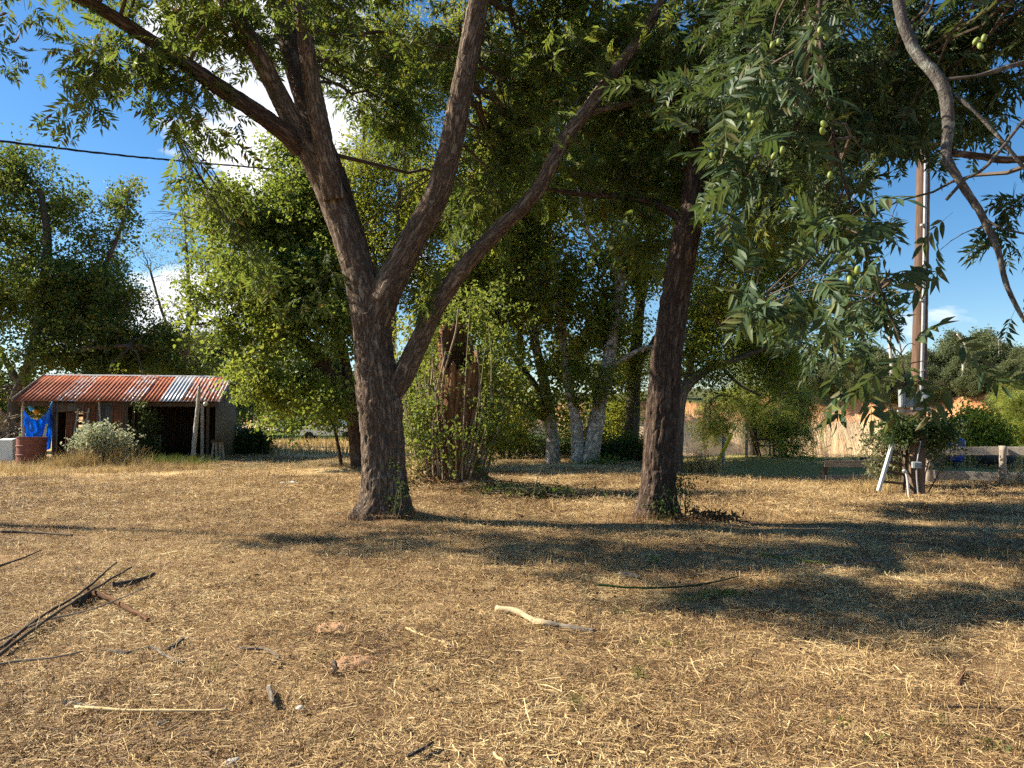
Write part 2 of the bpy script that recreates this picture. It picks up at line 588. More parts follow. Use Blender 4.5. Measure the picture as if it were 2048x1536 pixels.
M['straw'] = mat_random('straw', [(0.0, (0.060, 0.034, 0.018)), (0.22, (0.165, 0.095, 0.048)), (0.42, (0.32, 0.20, 0.090)), (0.62, (0.51, 0.355, 0.160)), (0.82, (0.68, 0.515, 0.255)), (1.0, (0.80, 0.66, 0.37))], 0.7, 0.3, 0.12)
M['red_straw'] = mat_random('red_straw', [(0.0, (0.07, 0.035, 0.016)), (0.5, (0.24, 0.13, 0.058)), (1.0, (0.50, 0.34, 0.16))], 0.8, 0.2, 0.15, inst=False)
M['dry_grass'] = mat_random('dry_grass', [(0.0, (0.16, 0.10, 0.04)), (0.4, (0.36, 0.25, 0.10)), (0.75, (0.56, 0.42, 0.19)), (1.0, (0.68, 0.55, 0.30))], 0.8, 0.2, 0.25, inst=False)
M['dry_stalk'] = mat_random('dry_stalk', [(0.0, (0.30, 0.19, 0.08)), (0.5, (0.52, 0.40, 0.19)), (1.0, (0.70, 0.58, 0.33))], 0.8, 0.2, 0.1, inst=False)
M['green_grass'] = mat_random('green_grass', [(0.0, (0.05, 0.075, 0.014)), (0.5, (0.13, 0.17, 0.03)), (1.0, (0.30, 0.30, 0.07))], 0.7, 0.25, 0.3, inst=False)
M['lawn_grass'] = mat_random('lawn_grass', [(0.0, (0.13, 0.125, 0.035)), (0.5, (0.27, 0.245, 0.08)), (1.0, (0.46, 0.38, 0.15))], 0.7, 0.25, 0.25, inst=False)

M['wood_grey'] = mat_wood('wood_grey', (0.17, 0.14, 0.11), (0.46, 0.41, 0.34))
M['wood_post'] = mat_wood('wood_post', (0.16, 0.12, 0.09), (0.46, 0.39, 0.31), axis=2)
M['wood_dark'] = mat_wood('wood_dark', (0.045, 0.032, 0.022), (0.12, 0.09, 0.065), axis=2)
M['wood_creosote'] = mat_wood('wood_creosote', (0.05, 0.030, 0.022), (0.19, 0.118, 0.080), 0.8, axis=2)
M['wood_white'] = mat_wood('wood_white', (0.28, 0.26, 0.22), (0.48, 0.46, 0.41), axis=2, paint=(0.48, 0.49, 0.49), paint_amt=0.56)
M['wood_straw'] = mat_wood('wood_straw', (0.48, 0.34, 0.15), (0.72, 0.58, 0.32))
M['wood_brown'] = mat_wood('wood_brown', (0.10, 0.062, 0.035), (0.26, 0.17, 0.10), axis=2)
M['rust_heavy'] = mat_rust_sheet('rust_heavy', 0.80, (0.36, 0.10, 0.042))
M['rust_mid'] = mat_rust_sheet('rust_mid', 0.62, (0.36, 0.11, 0.045))
M['rust_light'] = mat_rust_sheet('rust_light', 0.36, (0.34, 0.11, 0.05), (0.40, 0.42, 0.43))
M['sheet_wall'] = mat_rust_sheet('sheet_wall', 0.45, (0.12, 0.05, 0.025), (0.12, 0.122, 0.112), 2, 0.0)
M['sheet_rusty'] = mat_rust_sheet('sheet_rusty', 0.74, (0.22, 0.08, 0.035), (0.13, 0.12, 0.10), 2, 0.0)
M['sheet_green'] = mat_rust_sheet('sheet_green', 0.2, (0.08, 0.06, 0.03), (0.115, 0.098, 0.055), 2, 0.0)
M['sheet_inner_shade'] = mat_rust_sheet('sheet_inner_shade', 0.6, (0.045, 0.022, 0.012), (0.04, 0.04, 0.036), 2, 0.0)  # wall sheet darkened: the bay's deep interior shade is put into its colour
M['zinc'] = mat_plain('zinc', (0.34, 0.35, 0.36), 0.5, 0.4, 0.3, var=0.15, vscale=5)
M['box_grey'] = mat_plain('box_grey', (0.27, 0.30, 0.31), 0.45, 0.4, 0.1, var=0.1, vscale=7, dirt=(0.24, 0.22, 0.19), dirt_amt=0.62)
M['pvc'] = mat_plain('pvc', (0.52, 0.53, 0.52), 0.4, 0.45, var=0.06, dirt=(0.4, 0.36, 0.28), dirt_amt=0.66)
M['black_metal'] = mat_plain('black_metal', (0.022, 0.022, 0.024), 0.5, 0.4, var=0.3, dirt=(0.09, 0.07, 0.055), dirt_amt=0.6)
M['dark_plastic'] = mat_plain('dark_plastic', (0.035, 0.035, 0.036), 0.55, 0.4, var=0.25, dirt=(0.12, 0.10, 0.08), dirt_amt=0.62)
M['blue_plastic'] = mat_plain('blue_plastic', (0.012, 0.045, 0.24), 0.4, 0.45, var=0.12, dirt=(0.08, 0.10, 0.2), dirt_amt=0.66)
def mat_tarp(name, col, trans):
    m, b = newmat(name)
    o = b.n('TexCoord').outputs['Object']
    n1 = b.noise(o, 2.5, 4.0, 0.6)
    c = b.mix(n1, [x * 0.8 for x in col], [min(1, x * 1.25) for x in col])
    p = principled(b, c, 0.38, 0.4, normal=bump(b, b.noise(o, 9.0, 3.0, 0.6), 0.35, 0.02))
    t = b.n('BsdfTranslucent', None, Color=c4(trans)).outputs[0]
    finish(b, b.n('MixShader', None, i0=0.5, i1=p, i2=t).outputs[0])
    return m


M['tarp'] = mat_tarp('tarp', (0.006, 0.20, 0.80), (0.02, 0.38, 0.95))
M['tarp_pale'] = mat_tarp('tarp_pale', (0.14, 0.48, 0.78), (0.2, 0.6, 0.9))
M['tarp_torn'] = mat_plain('tarp_torn', (0.50, 0.50, 0.34), 0.7, 0.2, var=0.4, vscale=9)
M['yellow'] = mat_plain('yellow', (0.78, 0.60, 0.035), 0.45, 0.4, var=0.08, vscale=3, dirt=(0.45, 0.36, 0.1), dirt_amt=0.66)
M['orange'] = mat_plain('orange', (0.75, 0.33, 0.02), 0.6, 0.3, var=0.15)
M['white_paint'] = mat_plain('white_paint', (0.74, 0.74, 0.72), 0.5, 0.4, var=0.06, dirt=(0.45, 0.42, 0.36), dirt_amt=0.68)
M['white_plastic'] = mat_plain('white_plastic', (0.70, 0.75, 0.72), 0.5, 0.35, var=0.08, dirt=(0.4, 0.42, 0.36), dirt_amt=0.64)
M['concrete'] = mat_plain('concrete', (0.34, 0.32, 0.28), 0.9, 0.2, var=0.2, vscale=8, bmp=0.5, dirt=(0.2, 0.18, 0.14), dirt_amt=0.6)
M['rust_tank'] = mat_plain('rust_tank', (0.20, 0.075, 0.052), 0.75, 0.25, 0.0, var=0.2, vscale=4, dirt=(0.12, 0.045, 0.03), dirt_amt=0.6)
M['red_paint'] = mat_plain('red_paint', (0.42, 0.035, 0.02), 0.5, 0.4, var=0.15)
M['cable'] = mat_plain('cable', (0.012, 0.012, 0.013), 0.5, 0.4, var=0.2)
M['steel_wire'] = mat_plain('steel_wire', (0.40, 0.41, 0.41), 0.4, 0.5, 0.5, var=0.1)
M['glass_dark'] = mat_plain('glass_dark', (0.02, 0.025, 0.03), 0.08, 0.6, var=0.1, bmp=0.0)
M['meter_glass'] = mat_plain('meter_glass', (0.10, 0.11, 0.11), 0.1, 0.6, var=0.1, bmp=0.0)
M['soil_red'] = mat_plain('soil_red', (0.38, 0.225, 0.125), 0.95, 0.1, var=0.25, vscale=14, bmp=0.9)
M['stone'] = mat_plain('stone', (0.46, 0.42, 0.35), 0.9, 0.2, var=0.2, vscale=9, bmp=0.5)
M['rubber'] = mat_plain('rubber', (0.02, 0.02, 0.02), 0.8, 0.2, var=0.2)


def mat_ground():
    m, b = newmat('ground')
    o = b.n('TexCoord').outputs['Object']
    sep = b.n('SeparateXYZ', None, Vector=o)
    x, y = sep.outputs[0], sep.outputs[1]
    big = b.noise(o, 0.45, 5.0, 0.62)
    mid = b.noise(o, 3.0, 5.0, 0.65)
    fine = b.noise(b.mapping(o, scale=(1, 1, 1)), 60.0, 6.0, 0.82)
    str1 = b.noise(b.mapping(o, scale=(14, 95, 1), rot=(0, 0, 0.5)), 1.0, 4.0, 0.7, 0.5)
    str2 = b.noise(b.mapping(o, scale=(90, 16, 1), rot=(0, 0, 0.2)), 1.0, 4.0, 0.7, 0.5)
    f = b.math('ADD', b.math('MULTIPLY', b.math('MAXIMUM', str1, str2), 0.45), b.math('ADD', b.math('MULTIPLY', fine, 0.4), b.math('MULTIPLY', mid, 0.15)))
    straw = b.ramp(f, [(0.38, (0.045, 0.026, 0.014)), (0.47, (0.17, 0.10, 0.05)), (0.54, (0.36, 0.245, 0.118)), (0.64, (0.62, 0.47, 0.235))])
    straw = b.mix(b.math('MULTIPLY', b.ramp(big, [(0.42, 0.0), (0.62, 1.0)]), 0.42), straw, (0.17, 0.092, 0.048))
    wob = b.math('MULTIPLY', b.math('SUBTRACT', b.noise(o, 0.28, 4.0, 0.6), 0.5), 6.0)
    yw = b.math('ADD', y, wob)
    far = b.ramp(b.math('DIVIDE', yw, 100.0), [(0.16, 0.0), (0.22, 1.0)])
    # cut golden hay further off
    hay = b.ramp(b.math('ADD', b.math('MULTIPLY', fine, 0.5), b.math('MULTIPLY', mid, 0.5)), [(0.36, (0.34, 0.22, 0.09)), (0.6, (0.66, 0.48, 0.24))])
    c = b.mix(far, straw, hay)
    def band(v, a0, a1, b0, b1):
        return b.math('MULTIPLY', b.n('MapRange', {'interpolation_type': 'SMOOTHSTEP'}, i0=v, i1=a0, i2=a1).outputs[0],
                      b.math('SUBTRACT', 1.0, b.n('MapRange', {'interpolation_type': 'SMOOTHSTEP'}, i0=v, i1=b0, i2=b1).outputs[0]))
    xw = b.math('ADD', x, wob)
    lawn_c = b.ramp(fine, [(0.3, (0.19, 0.165, 0.055)), (0.7, (0.38, 0.32, 0.115))])
    c = b.mix(band(b.math('ADD', y, b.math('MULTIPLY', wob, 0.25)), 19.6, 20.4, 29.2, 29.8), c, b.mix(band(xw, 3.0, 5.0, 200, 210), c, lawn_c))
    dull = b.ramp(fine, [(0.3, (0.10, 0.075, 0.035)), (0.7, (0.24, 0.185, 0.085))])  # shaded ground strip by the shed, painted in as a darker tone
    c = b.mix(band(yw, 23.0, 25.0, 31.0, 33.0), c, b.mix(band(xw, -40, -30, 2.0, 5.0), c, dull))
    pond_c = b.ramp(fine, [(0.3, (0.40, 0.38, 0.05)), (0.7, (0.62, 0.50, 0.12))])
    c = b.mix(band(y, 29.3, 29.8, 44, 50), c, b.mix(band(xw, 3.0, 5.0, 200, 210), c, pond_c))
    green_c = b.ramp(mid, [(0.3, (0.115, 0.165, 0.028)), (0.7, (0.20, 0.235, 0.05))])
    c = b.mix(band(b.math('ADD', y, b.math('MULTIPLY', wob, 0.3)), 50, 52, 400, 500), c, b.mix(band(x, -300, -290, 0, 4), c, green_c))
    h = b.math('ADD', f, b.math('MULTIPLY', mid, 0.6))
    finish(b, principled(b, c, 0.95, 0.1, normal=bump(b, h, 0.9, 0.03)))
    return m


def mat_bluff():
    m, b = newmat('bluff')
    o = b.n('TexCoord').outputs['Object']
    sep = b.n('SeparateXYZ', None, Vector=o)
    z = sep.outputs[2]
    n = b.noise(o, 0.22, 5.0, 0.65)
    rill = b.noise(b.mapping(o, scale=(1.7, 0.3, 0.12)), 1.0, 5.0, 0.7, 0.4)
    layer = b.noise(b.mapping(o, scale=(0.05, 0.05, 2.2)), 1.0, 4.0, 0.6)
    zz = b.math('ADD', z, b.math('MULTIPLY', b.math('SUBTRACT', n, 0.5), 3.0))
    t = b.math('DIVIDE', b.math('ADD', zz, 6.0), 16.0)
    c = b.ramp(t, [(0.0, (0.62, 0.45, 0.26)), (0.38, (0.70, 0.52, 0.31)), (0.44, (0.62, 0.36, 0.19)), (0.56, (0.58, 0.27, 0.12)), (0.68, (0.44, 0.19, 0.085)), (0.76, (0.20, 0.12, 0.06))])
    c = b.mix(b.math('MULTIPLY', b.ramp(rill, [(0.50, 0.0), (0.62, 1.0)]), 0.55), c, (0.30, 0.17, 0.085))
    c = b.mix(b.math('MULTIPLY', b.ramp(layer, [(0.52, 0.0), (0.6, 1.0)]), 0.25), c, (0.66, 0.44, 0.25))
    up = b.n('SeparateXYZ', None, Vector=b.n('NewGeometry').outputs['Normal']).outputs[2]
    veg = b.math('MULTIPLY', b.ramp(b.math('ADD', up, b.math('MULTIPLY', b.math('SUBTRACT', n, 0.5), 0.8)), [(0.72, 0.0), (0.86, 1.0)]), b.ramp(t, [(0.5, 0.0), (0.6, 1.0)]))
    c = b.mix(veg, c, (0.085, 0.09, 0.035))
    finish(b, principled(b, c, 0.95, 0.1, normal=bump(b, b.math('ADD', rill, n), 0.8, 0.5)))
    return m


M['ground'] = mat_ground()
M['bluff'] = mat_bluff()


def sub_mat_two(name, a, c, axis, at, soft=0.03):
    """one stick, bark on one length and stripped wood on the other"""
    m, b = newmat(name)
    o = b.n('TexCoord').outputs['Object']
    s = b.n('SeparateXYZ', None, Vector=o).outputs[axis]
    n = b.noise(b.mapping(o, scale=(6, 30, 30)), 1.0, 5.0, 0.7)
    f = b.n('MapRange', None, i0=b.math('ADD', s, b.math('MULTIPLY', b.math('SUBTRACT', n, 0.5), 0.25)), i1=at - soft, i2=at + soft).outputs[0]
    ca = b.ramp(n, [(0.3, [x * 0.72 for x in a]), (0.7, a)])
    cb = b.ramp(n, [(0.35, [x * 0.35 for x in c]), (0.65, c)])
    finish(b, principled(b, b.mix(f, ca, cb), 0.85, 0.2, normal=bump(b, n, 0.6, 0.01)))
    return m

# ------------------------------------------------------------------ ground and bluff
def grid_axis(spans):
    out = []
    for a, b_, st in spans:
        out.append(np.arange(a, b_, st))
    out.append(np.array([spans[-1][1]]))
    return np.concatenate(out)


def sheet(acc, X, Y, Z):
    n, m = X.shape
    v = np.stack([X, Y, Z], -1).reshape(-1, 3)
    i = np.arange(n - 1)[:, None] * m
    j = np.arange(m - 1)[None, :]
    f = np.stack([i + j, i + j + 1, i + m + j + 1, i + m + j], -1).reshape(-1, 4)
    acc.add(v, f)


a = Acc()
gx = grid_axis([(-600, -60, 20), (-60, -20, 2.0), (-20, -9, 0.5), (-9, 9, 0.16), (9, 20, 0.5), (20, 60, 2.0), (60, 600, 20)])
gy = grid_axis([(-200, -10, 20), (-10, 1, 1.0), (1, 18, 0.16), (18, 40, 0.5), (40, 120, 3.0), (120, 800, 40)])
GX, GY = np.meshgrid(gx, gy)
sheet(a, GX, GY, H(GX, GY))
tag(a.obj('ground', M['ground'], smooth=True), kind='structure')

a = Acc()
bx = np.concatenate([np.arange(-260, -80, 6.0), np.arange(-80, 110, 1.0), np.arange(110, 340, 6.0)])
prof_t = np.concatenate([np.linspace(0, 1, 26), np.linspace(1.05, 2, 20)])
BX, BT = np.meshgrid(bx, prof_t)


def bluff_front(x):
    x = np.asarray(x, float)
    return 100 - 0.42 * np.clip(x - 35, 0, 60) + 4.0 * vnoise(np.stack([x / 26, 0 * x, 0 * x], -1)) + 12 * sstep(-10, -70, x) + 3.0 * np.sin(x / 31.0)


def bluff_top(x):
    x = np.asarray(x, float)
    return 4.2 + 1.0 * vnoise(np.stack([x / 14, 3 + 0 * x, 0 * x], -1)) + 1.0 * sstep(45, 70, x)


def bluff_point(x, t):
    """t 0..1 climbs the face, 1..2 runs back over the top"""
    f, top = bluff_front(x), bluff_top(x)
    tt = np.clip(t, 0, 1)
    back = np.clip(t - 1, 0, 1)
    gul = fbm(np.stack([x / 3.2, tt * 1.4, 0 * x], -1), 4) * (0.35 + 1.5 * tt) * (1 - 0.7 * back)
    y = f + 7.5 * tt ** 1.6 + gul + 130 * back
    z = -6.5 + (top + 6.5) * (0.72 * tt + 0.28 * sstep(0, 1, tt)) + 4.5 * back ** 0.7 + 0.5 * fbm(np.stack([x / 6, y / 6, 0 * x], -1), 3) * tt
    return y, z


BYY, BZZ = bluff_point(BX, BT)
sheet(a, BX, BYY, BZZ)
tag(a.obj('bluff', M['bluff'], smooth=True), kind='structure')


# ------------------------------------------------------------------ foliage templates
def leaflet(L, w, detail, droop=0.25, fold=0.35):
    """one blade along +x; returns verts, tris"""
    if detail == 0:
        v = np.array([[0, 0, 0], [0.42 * L, w / 2, fold * w / 2], [L, 0, -droop * L * 0.5], [0.42 * L, -w / 2, fold * w / 2]])
        f = np.array([[0, 3, 2], [0, 2, 1]])
    elif detail == 1:
        v = np.array([[0, 0, 0], [0.40 * L, 0, -0.06 * L * droop], [L, 0, -droop * L * 0.6], [0.36 * L, w / 2, fold * w / 2], [0.36 * L, -w / 2, fold * w / 2]])
        f = np.array([[0, 1, 3], [0, 4, 1], [3, 1, 2], [1, 4, 2]])
    else:
        xs = np.array([0, 0.16, 0.38, 0.62, 0.84, 1.0])
        ws = np.array([0, 0.62, 1.0, 0.86, 0.42, 0]) * w / 2
        v, f = [], []
        for x, ww in zip(xs, ws):
            zc = -droop * L * x * x * 0.8
            v += [[x * L, 0, zc], [x * L - 0.02 * L, ww, zc + fold * ww], [x * L - 0.02 * L, -ww, zc + fold * ww]]
        for k in range(5):
            p, q = 3 * k, 3 * k + 3
            if k == 0:
                f += [[p, q, q + 1], [p, q + 2, q]]
            elif k == 4:
                f += [[p, q, p + 1], [p + 2, q, p]]
            else:
                f += [[p, q, q + 1], [p, q + 1, p + 1], [p + 2, q + 2, q], [p + 2, q, p]]
        v, f = np.array(v), np.array(f)
    return v, f


def pecan_leaf(seed, pairs=5, detail=1, length=0.34, lf=0.12):
    r = np.random.default_rng(seed)
    vs, fs, n = [], [], 0
    def put(v, f):
        nonlocal n
        vs.append(v); fs.append(f + n); n += len(v)
    # rachis: thin triangular strip
    xs = np.linspace(0, 1, 5)
    zc = -0.22 * length * xs ** 2
    rw = 0.0022
    rv = np.concatenate([np.stack([xs * length, 0 * xs + rw, zc], -1), np.stack([xs * length, 0 * xs - rw, zc], -1)])
    rf = []
    for k in range(4):
        rf += [[k, k + 5, k + 6], [k, k + 6, k + 1]]
    put(rv, np.array(rf))
    for k in range(pairs + 1):
        t = 0.30 + 0.70 * k / pairs
        size = lf * (0.72 + 0.45 * math.sin(math.pi * min(1, t * 0.85))) * r.uniform(0.88, 1.1)
        for s in ((1, -1) if k < pairs else (0,)):
            v, f = leaflet(size, size * r.uniform(0.27, 0.34), detail, r.uniform(0.15, 0.5), 0.35)
            ang = s * r.uniform(0.75, 1.1)
            v = v.copy()
            ro = r.normal(0, 0.35)
            y, z = v[:, 1] * math.cos(ro) - v[:, 2] * math.sin(ro), v[:, 1] * math.sin(ro) + v[:, 2] * math.cos(ro)
            v[:, 1], v[:, 2] = y, z
            dz = r.uniform(-0.5, 0.0)
            v[:, 2] += dz * v[:, 0]
            v = v @ rotz(ang).T
            put(v + np.array([t * length, 0, -0.22 * length * t * t]), f)
    return np.concatenate(vs), np.concatenate(fs)


def shoot(seed, nleaf=14, length=0.45, size=0.10, width=0.75, spread=0.16):
    """a leafy twig end with simple leaves"""
    r = np.random.default_rng(seed)
    vs, fs, n = [], [], 0
    for k in range(nleaf):
        t = r.uniform(0, 1)
        s = size * r.uniform(0.65, 1.25)
        v, f = leaflet(s, s * width * r.uniform(0.8, 1.15), 0, r.uniform(0, 0.6), r.uniform(0.1, 0.5))
        a1, a2, a3 = r.uniform(0, 2 * math.pi), r.normal(-0.25, 0.5), r.normal(0, 0.7)
        v = v.copy()
        y, z = v[:, 1] * math.cos(a3) - v[:, 2] * math.sin(a3), v[:, 1] * math.sin(a3) + v[:, 2] * math.cos(a3)
        v[:, 1], v[:, 2] = y, z
        x, z = v[:, 0] * math.cos(a2) - v[:, 2] * math.sin(a2), v[:, 0] * math.sin(a2) + v[:, 2] * math.cos(a2)
        v[:, 0], v[:, 2] = x, z
        v = v @ rotz(a1).T
        off = np.array([t * length, r.normal(0, spread), r.normal(0, spread * 0.8)])
        vs.append(v + off); fs.append(f + n); n += len(v)
    return np.concatenate(vs), np.concatenate(fs)


def feather(seed, n=34, length=0.6, size=0.22):
    """drooping thin needles along a twig"""
    r = np.random.default_rng(seed)
    vs, fs, m = [], [], 0
    for k in range(n):
        t = r.uniform(0, 1)
        s = size * r.uniform(0.5, 1.2)
        v = np.array([[0, 0.006, 0], [0, -0.006, 0], [s, 0, -0.05 * s]]) + 0
        v = v @ axes_rot(np.array([r.normal(0.7, 0.4), r.normal(0, 0.7), r.normal(-0.45, 0.4)])).T
        vs.append(v + np.array([t * length, r.normal(0, 0.05), r.normal(0, 0.05)])); fs.append(np.array([[0, 1, 2]]) + m); m += 3
    return np.concatenate(vs), np.concatenate(fs)


PEC1 = [pecan_leaf(s, 5, 1, 0.34, 0.125) for s in range(4)]
PEC2 = [pecan_leaf(20 + s, 4, 2, 0.34, 0.145) for s in range(5)]
BROAD = [shoot(40 + s, 14, 0.5, 0.125, 0.8, 0.17) for s in range(5)]
SMALL = [shoot(60 + s, 18, 0.45, 0.075, 0.62, 0.14) for s in range(5)]
TUFT = [shoot(80 + s, 16, 0.9, 0.32, 0.6, 0.34) for s in range(5)]
FEAT = [feather(100 + s) for s in range(4)]
VINE = [shoot(120 + s, 8, 0.25, 0.085, 0.6, 0.08) for s in range(4)]


def in_lobes(lobes, n, shell=0.45):
    """points in ellipsoids (centre, radii, weight)"""
    w = np.array([l[2] * (l[1][0] * l[1][1] * l[1][2]) ** (2 / 3) for l in lobes])
    k = rng.choice(len(lobes), n, p=w / w.sum())
    d = unit(rng.normal(size=(n, 3)))
    r = rng.uniform(0, 1, n) ** shell
    stray = rng.random(n) < 0.14          # ragged edge: some twigs reach out of the clump
    r = np.where(stray, rng.uniform(1.0, 1.5, n), r)
    c = np.array([l[0] for l in lobes])[k]
    R_ = np.array([l[1] for l in lobes])[k]
    p = c + d * r[:, None] * R_
    # break the outline up
    p = p + 0.16 * R_ * fbm(p / 0.9 + 3.1, 2)[:, None] * d
    return p


def pl(px, py, Y, rx, ry, rd, w=1.0):
    """a crown lobe given by where the photo shows it and how far away it stands"""
    return (P(px, py, Y), np.array([rx * Y / FPX, rd, ry * Y / FPX]), w)


def clumps(lobes, n=8, f=0.42):
    """break every lobe into smaller clumps so that the crown has gaps and shelves"""
    out = []
    for c, r, w in lobes:
        for k in range(n):
            d = unit(rng.normal(size=3))
            q = c + d * r * (rng.uniform(0.25, 1) ** 0.6) * 0.85
            s_ = f * rng.uniform(0.7, 1.25)
            out.append((q, r * s_ * np.array([1.1, 1.1, 0.75]), w * rng.uniform(0.6, 1.3)))
    return out


def bez(s, c, e, n):
    t = np.linspace(0, 1, n)[:, None]
    return (1 - t) ** 2 * s + 2 * t * (1 - t) * c + t ** 2 * e


def nearest(src, q, zpen=0.0):
    out = np.zeros(len(q), int)
    for i0 in range(0, len(q), 400):
        d = np.linalg.norm(q[i0:i0 + 400, None, :] - src[None], axis=2)
        if zpen:
            d = d + zpen * np.maximum(0, src[None, :, 2] - q[i0:i0 + 400, None, 2])
        out[i0:i0 + 400] = d.argmin(1)
    return out


def grow(limb_pts, lobes, n_br, n_tw, wood, tw_r=0.005, br_k=0.010, shell=0.5, sides=(5, 3), arch=0.12, sub=9, f=0.45):
    """branches from the limbs into the lobes and twigs from the branches; returns twig ends and directions"""
    if sub:
        lobes = clumps(lobes, sub, f) + [(c, r * np.array([1.05, 1.05, 1.05]), w * 0.55) for c, r, w in lobes]
    e = in_lobes(lobes, n_br, 0.6)
    s = limb_pts[nearest(limb_pts, e, 0.5)]
    pts = []
    for a_, b_ in zip(s, e):
        L = np.linalg.norm(b_ - a_)
        c = (a_ + b_) / 2 + np.array([0, 0, arch * L]) + rng.normal(0, 0.08 * L, 3)
        p = bez(a_, c, b_, 9)
        p[1:-1] += rng.normal(0, 0.018 * L, (7, 3))
        tube(wood, p, np.linspace(br_k * L + tw_r * 1.5, tw_r * 1.1, 9), sides[0], caps=False)
        pts.append(p[2:])
    pts = np.vstack(pts) if pts else limb_pts
    q = in_lobes(lobes, n_tw, shell)
    s2 = pts[nearest(pts, q, 0.2)]
    d = q - s2
    L = np.linalg.norm(d, axis=1)
    cap = np.maximum(L, 1e-3)
    for a_, b_, l in zip(s2, q, L):
        c = (a_ + b_) / 2 + np.array([0, 0, 0.15 * l]) + rng.normal(0, 0.08 * l, 3)
        tube(wood, bez(a_, c, b_, 4), np.linspace(tw_r + 0.004 * l, tw_r * 0.5, 4), sides[1], caps=False)
    return q, d / cap[:, None]


def leaves(acc, q, d, temps, per, size=(0.8, 1.15), droop=0.35, jit=0.12, spread=0.8, up=0.6, mi=0):
    n = len(q) * per
    pos = np.repeat(q, per, 0)
    dd = np.repeat(d, per, 0)
    back = rng.uniform(0, 1, n)[:, None] * dd * 0.35
    pos = pos - back + rng.normal(0, jit, (n, 3))
    di = unit(dd * 0.55 + rng.normal(0, spread, (n, 3)) * np.array([1, 1, 0.6]) + np.array([0, 0, -droop]))
    nr = unit(np.array([0, 0, up]) + rng.normal(0, 0.5, (n, 3)))
    sc = rng.uniform(size[0], size[1], n)
    k = rng.integers(0, len(temps), n)
    for i, (tv, tf) in enumerate(temps):
        m = k == i
        if m.any():
            scatter(acc, tv, tf, pos[m], di[m], nr[m], sc[m], mi)


def bark_disp(amp=0.05, freq=9.0, flute=0.0, plates=0.0):
    def f(b, r):
        q = b * np.array([freq, freq, freq * 0.25])
        d = amp * r * fbm(q, 3)
        if plates:
            w_ = b + 0.03 * vnoise(b * 11.0)[..., None]
            n1 = np.abs(vnoise(w_ * np.array([17, 17, 3.6]) + 4))
            n2 = np.abs(vnoise(w_ * np.array([34, 34, 9.0]) + 9))
            fur = np.minimum(1, n1 * 3.2) * 0.7 + np.minimum(1, n2 * 2.6) * 0.3
            d = d + plates * (fur - 0.75)
        else:
            d = d + 0.012 * vnoise(b * np.array([30, 30, 6.0])) * np.minimum(1, r / 0.1)
        if flute:
            low = np.exp(-b[..., 2] / 0.35)
            d = d + flute * r * low * vnoise(b / (r[..., None] + 1e-6) * np.array([1.6, 1.6, 0]) + 7)
        return d
    return f


def limb(name, pts, mat, parent, sides=20, step=0.06, amp=0.06, flute=0.0, label=None, plates=0.0):
    """pts: (px, py, Y, width px) -> a tapered limb; returns the centre line"""
    c = np.array([np.append(P(p[0], p[1], p[2]), p[3] * p[2] / FPX / 2) for p in pts])
    return limb_w(name, c, mat, parent, sides, step, amp, flute, label, plates)


def limb_w(name, c, mat, parent, sides=20, step=0.06, amp=0.06, flute=0.0, label=None, plates=0.0):
    c = catmull(c, step)
    c[:, 3] = np.maximum(c[:, 3], 0.004)
    a = Acc()
    tube(a, c[:, :3], c[:, 3], sides, True, bark_disp(amp, 9.0, flute, plates))
    o = a.obj(name, mat, parent, smooth=True, bark=True)
    if label:
        o['label'] = label
    return c[:, :3]


def base_of(px, py, Y):
    q = P(px, py, Y)
    return (q[0], q[1], float(H(q[0], q[1])))

# ------------------------------------------------------------------ the two pecans in the middle
t1 = thing('pecan_tree', 'large pecan with a thick trunk forking into many limbs, left of centre', 'tree', base_of(770, 1042, 11.85))
bk = M['bark_pecan']
b1 = np.array(t1.location)
LP = []
trunk = np.array([[b1[0], b1[1], b1[2] - 0.25, 0.70], [b1[0], b1[1], b1[2] + 0.02, 0.51], [b1[0] + 0.0, b1[1], b1[2] + 0.22, 0.40]])
tp = [(768, 940, 11.85, 93), (764, 860, 11.85, 92), (757, 780, 11.85, 95), (747, 700, 11.85, 84), (741, 630, 11.85, 84)]
trunk = np.vstack([trunk] + [np.append(P(p[0], p[1], p[2]), 0.93 * p[3] * p[2] / FPX / 2)[None] for p in tp])
LP.append(limb_w('trunk', trunk, bk, t1, 120, 0.028, 0.04, 0.9, None, 0.036)[-10:])
LP.append(limb('limb', [(742, 650, 11.85, 76), (728, 580, 11.9, 70), (703, 500, 11.9, 60), (675, 425, 11.9, 56), (650, 362, 11.85, 56), (610, 290, 11.8, 44), (560, 195, 11.7, 39), (508, 95, 11.6, 36), (455, 5, 11.5, 33), (420, -80, 11.4, 29), (370, -220, 11.3, 20)], bk, t1, 64, 0.035, 0.04, plates=0.02))
LP.append(limb('limb', [(668, 400, 11.75, 44), (655, 330, 11.65, 42), (638, 240, 11.6, 38), (618, 130, 11.55, 34), (604, 20, 11.5, 32), (590, -110, 11.4, 28), (585, -260, 11.3, 16)], bk, t1, 64, 0.035, 0.04, plates=0.02))
LP.append(limb('limb', [(722, 560, 12.15, 62), (700, 470, 12.3, 58), (668, 360, 12.5, 54), (625, 240, 12.8, 50), (590, 120, 13.1, 47), (566, 20, 13.4, 45), (540, -120, 13.7, 34), (525, -260, 13.9, 20)], M['bark_dark'], t1, 64, 0.035, 0.04, plates=0.02))
LP.append(limb('limb', [(600, 300, 11.75, 36), (560, 258, 11.5, 36), (450, 182, 11.1, 33), (330, 100, 10.7, 29), (205, 20, 10.3, 25), (110, -25, 10.0, 21), (-40, -90, 9.6, 12)], M['bark_dark'], t1, 64, 0.035, 0.04, plates=0.02))
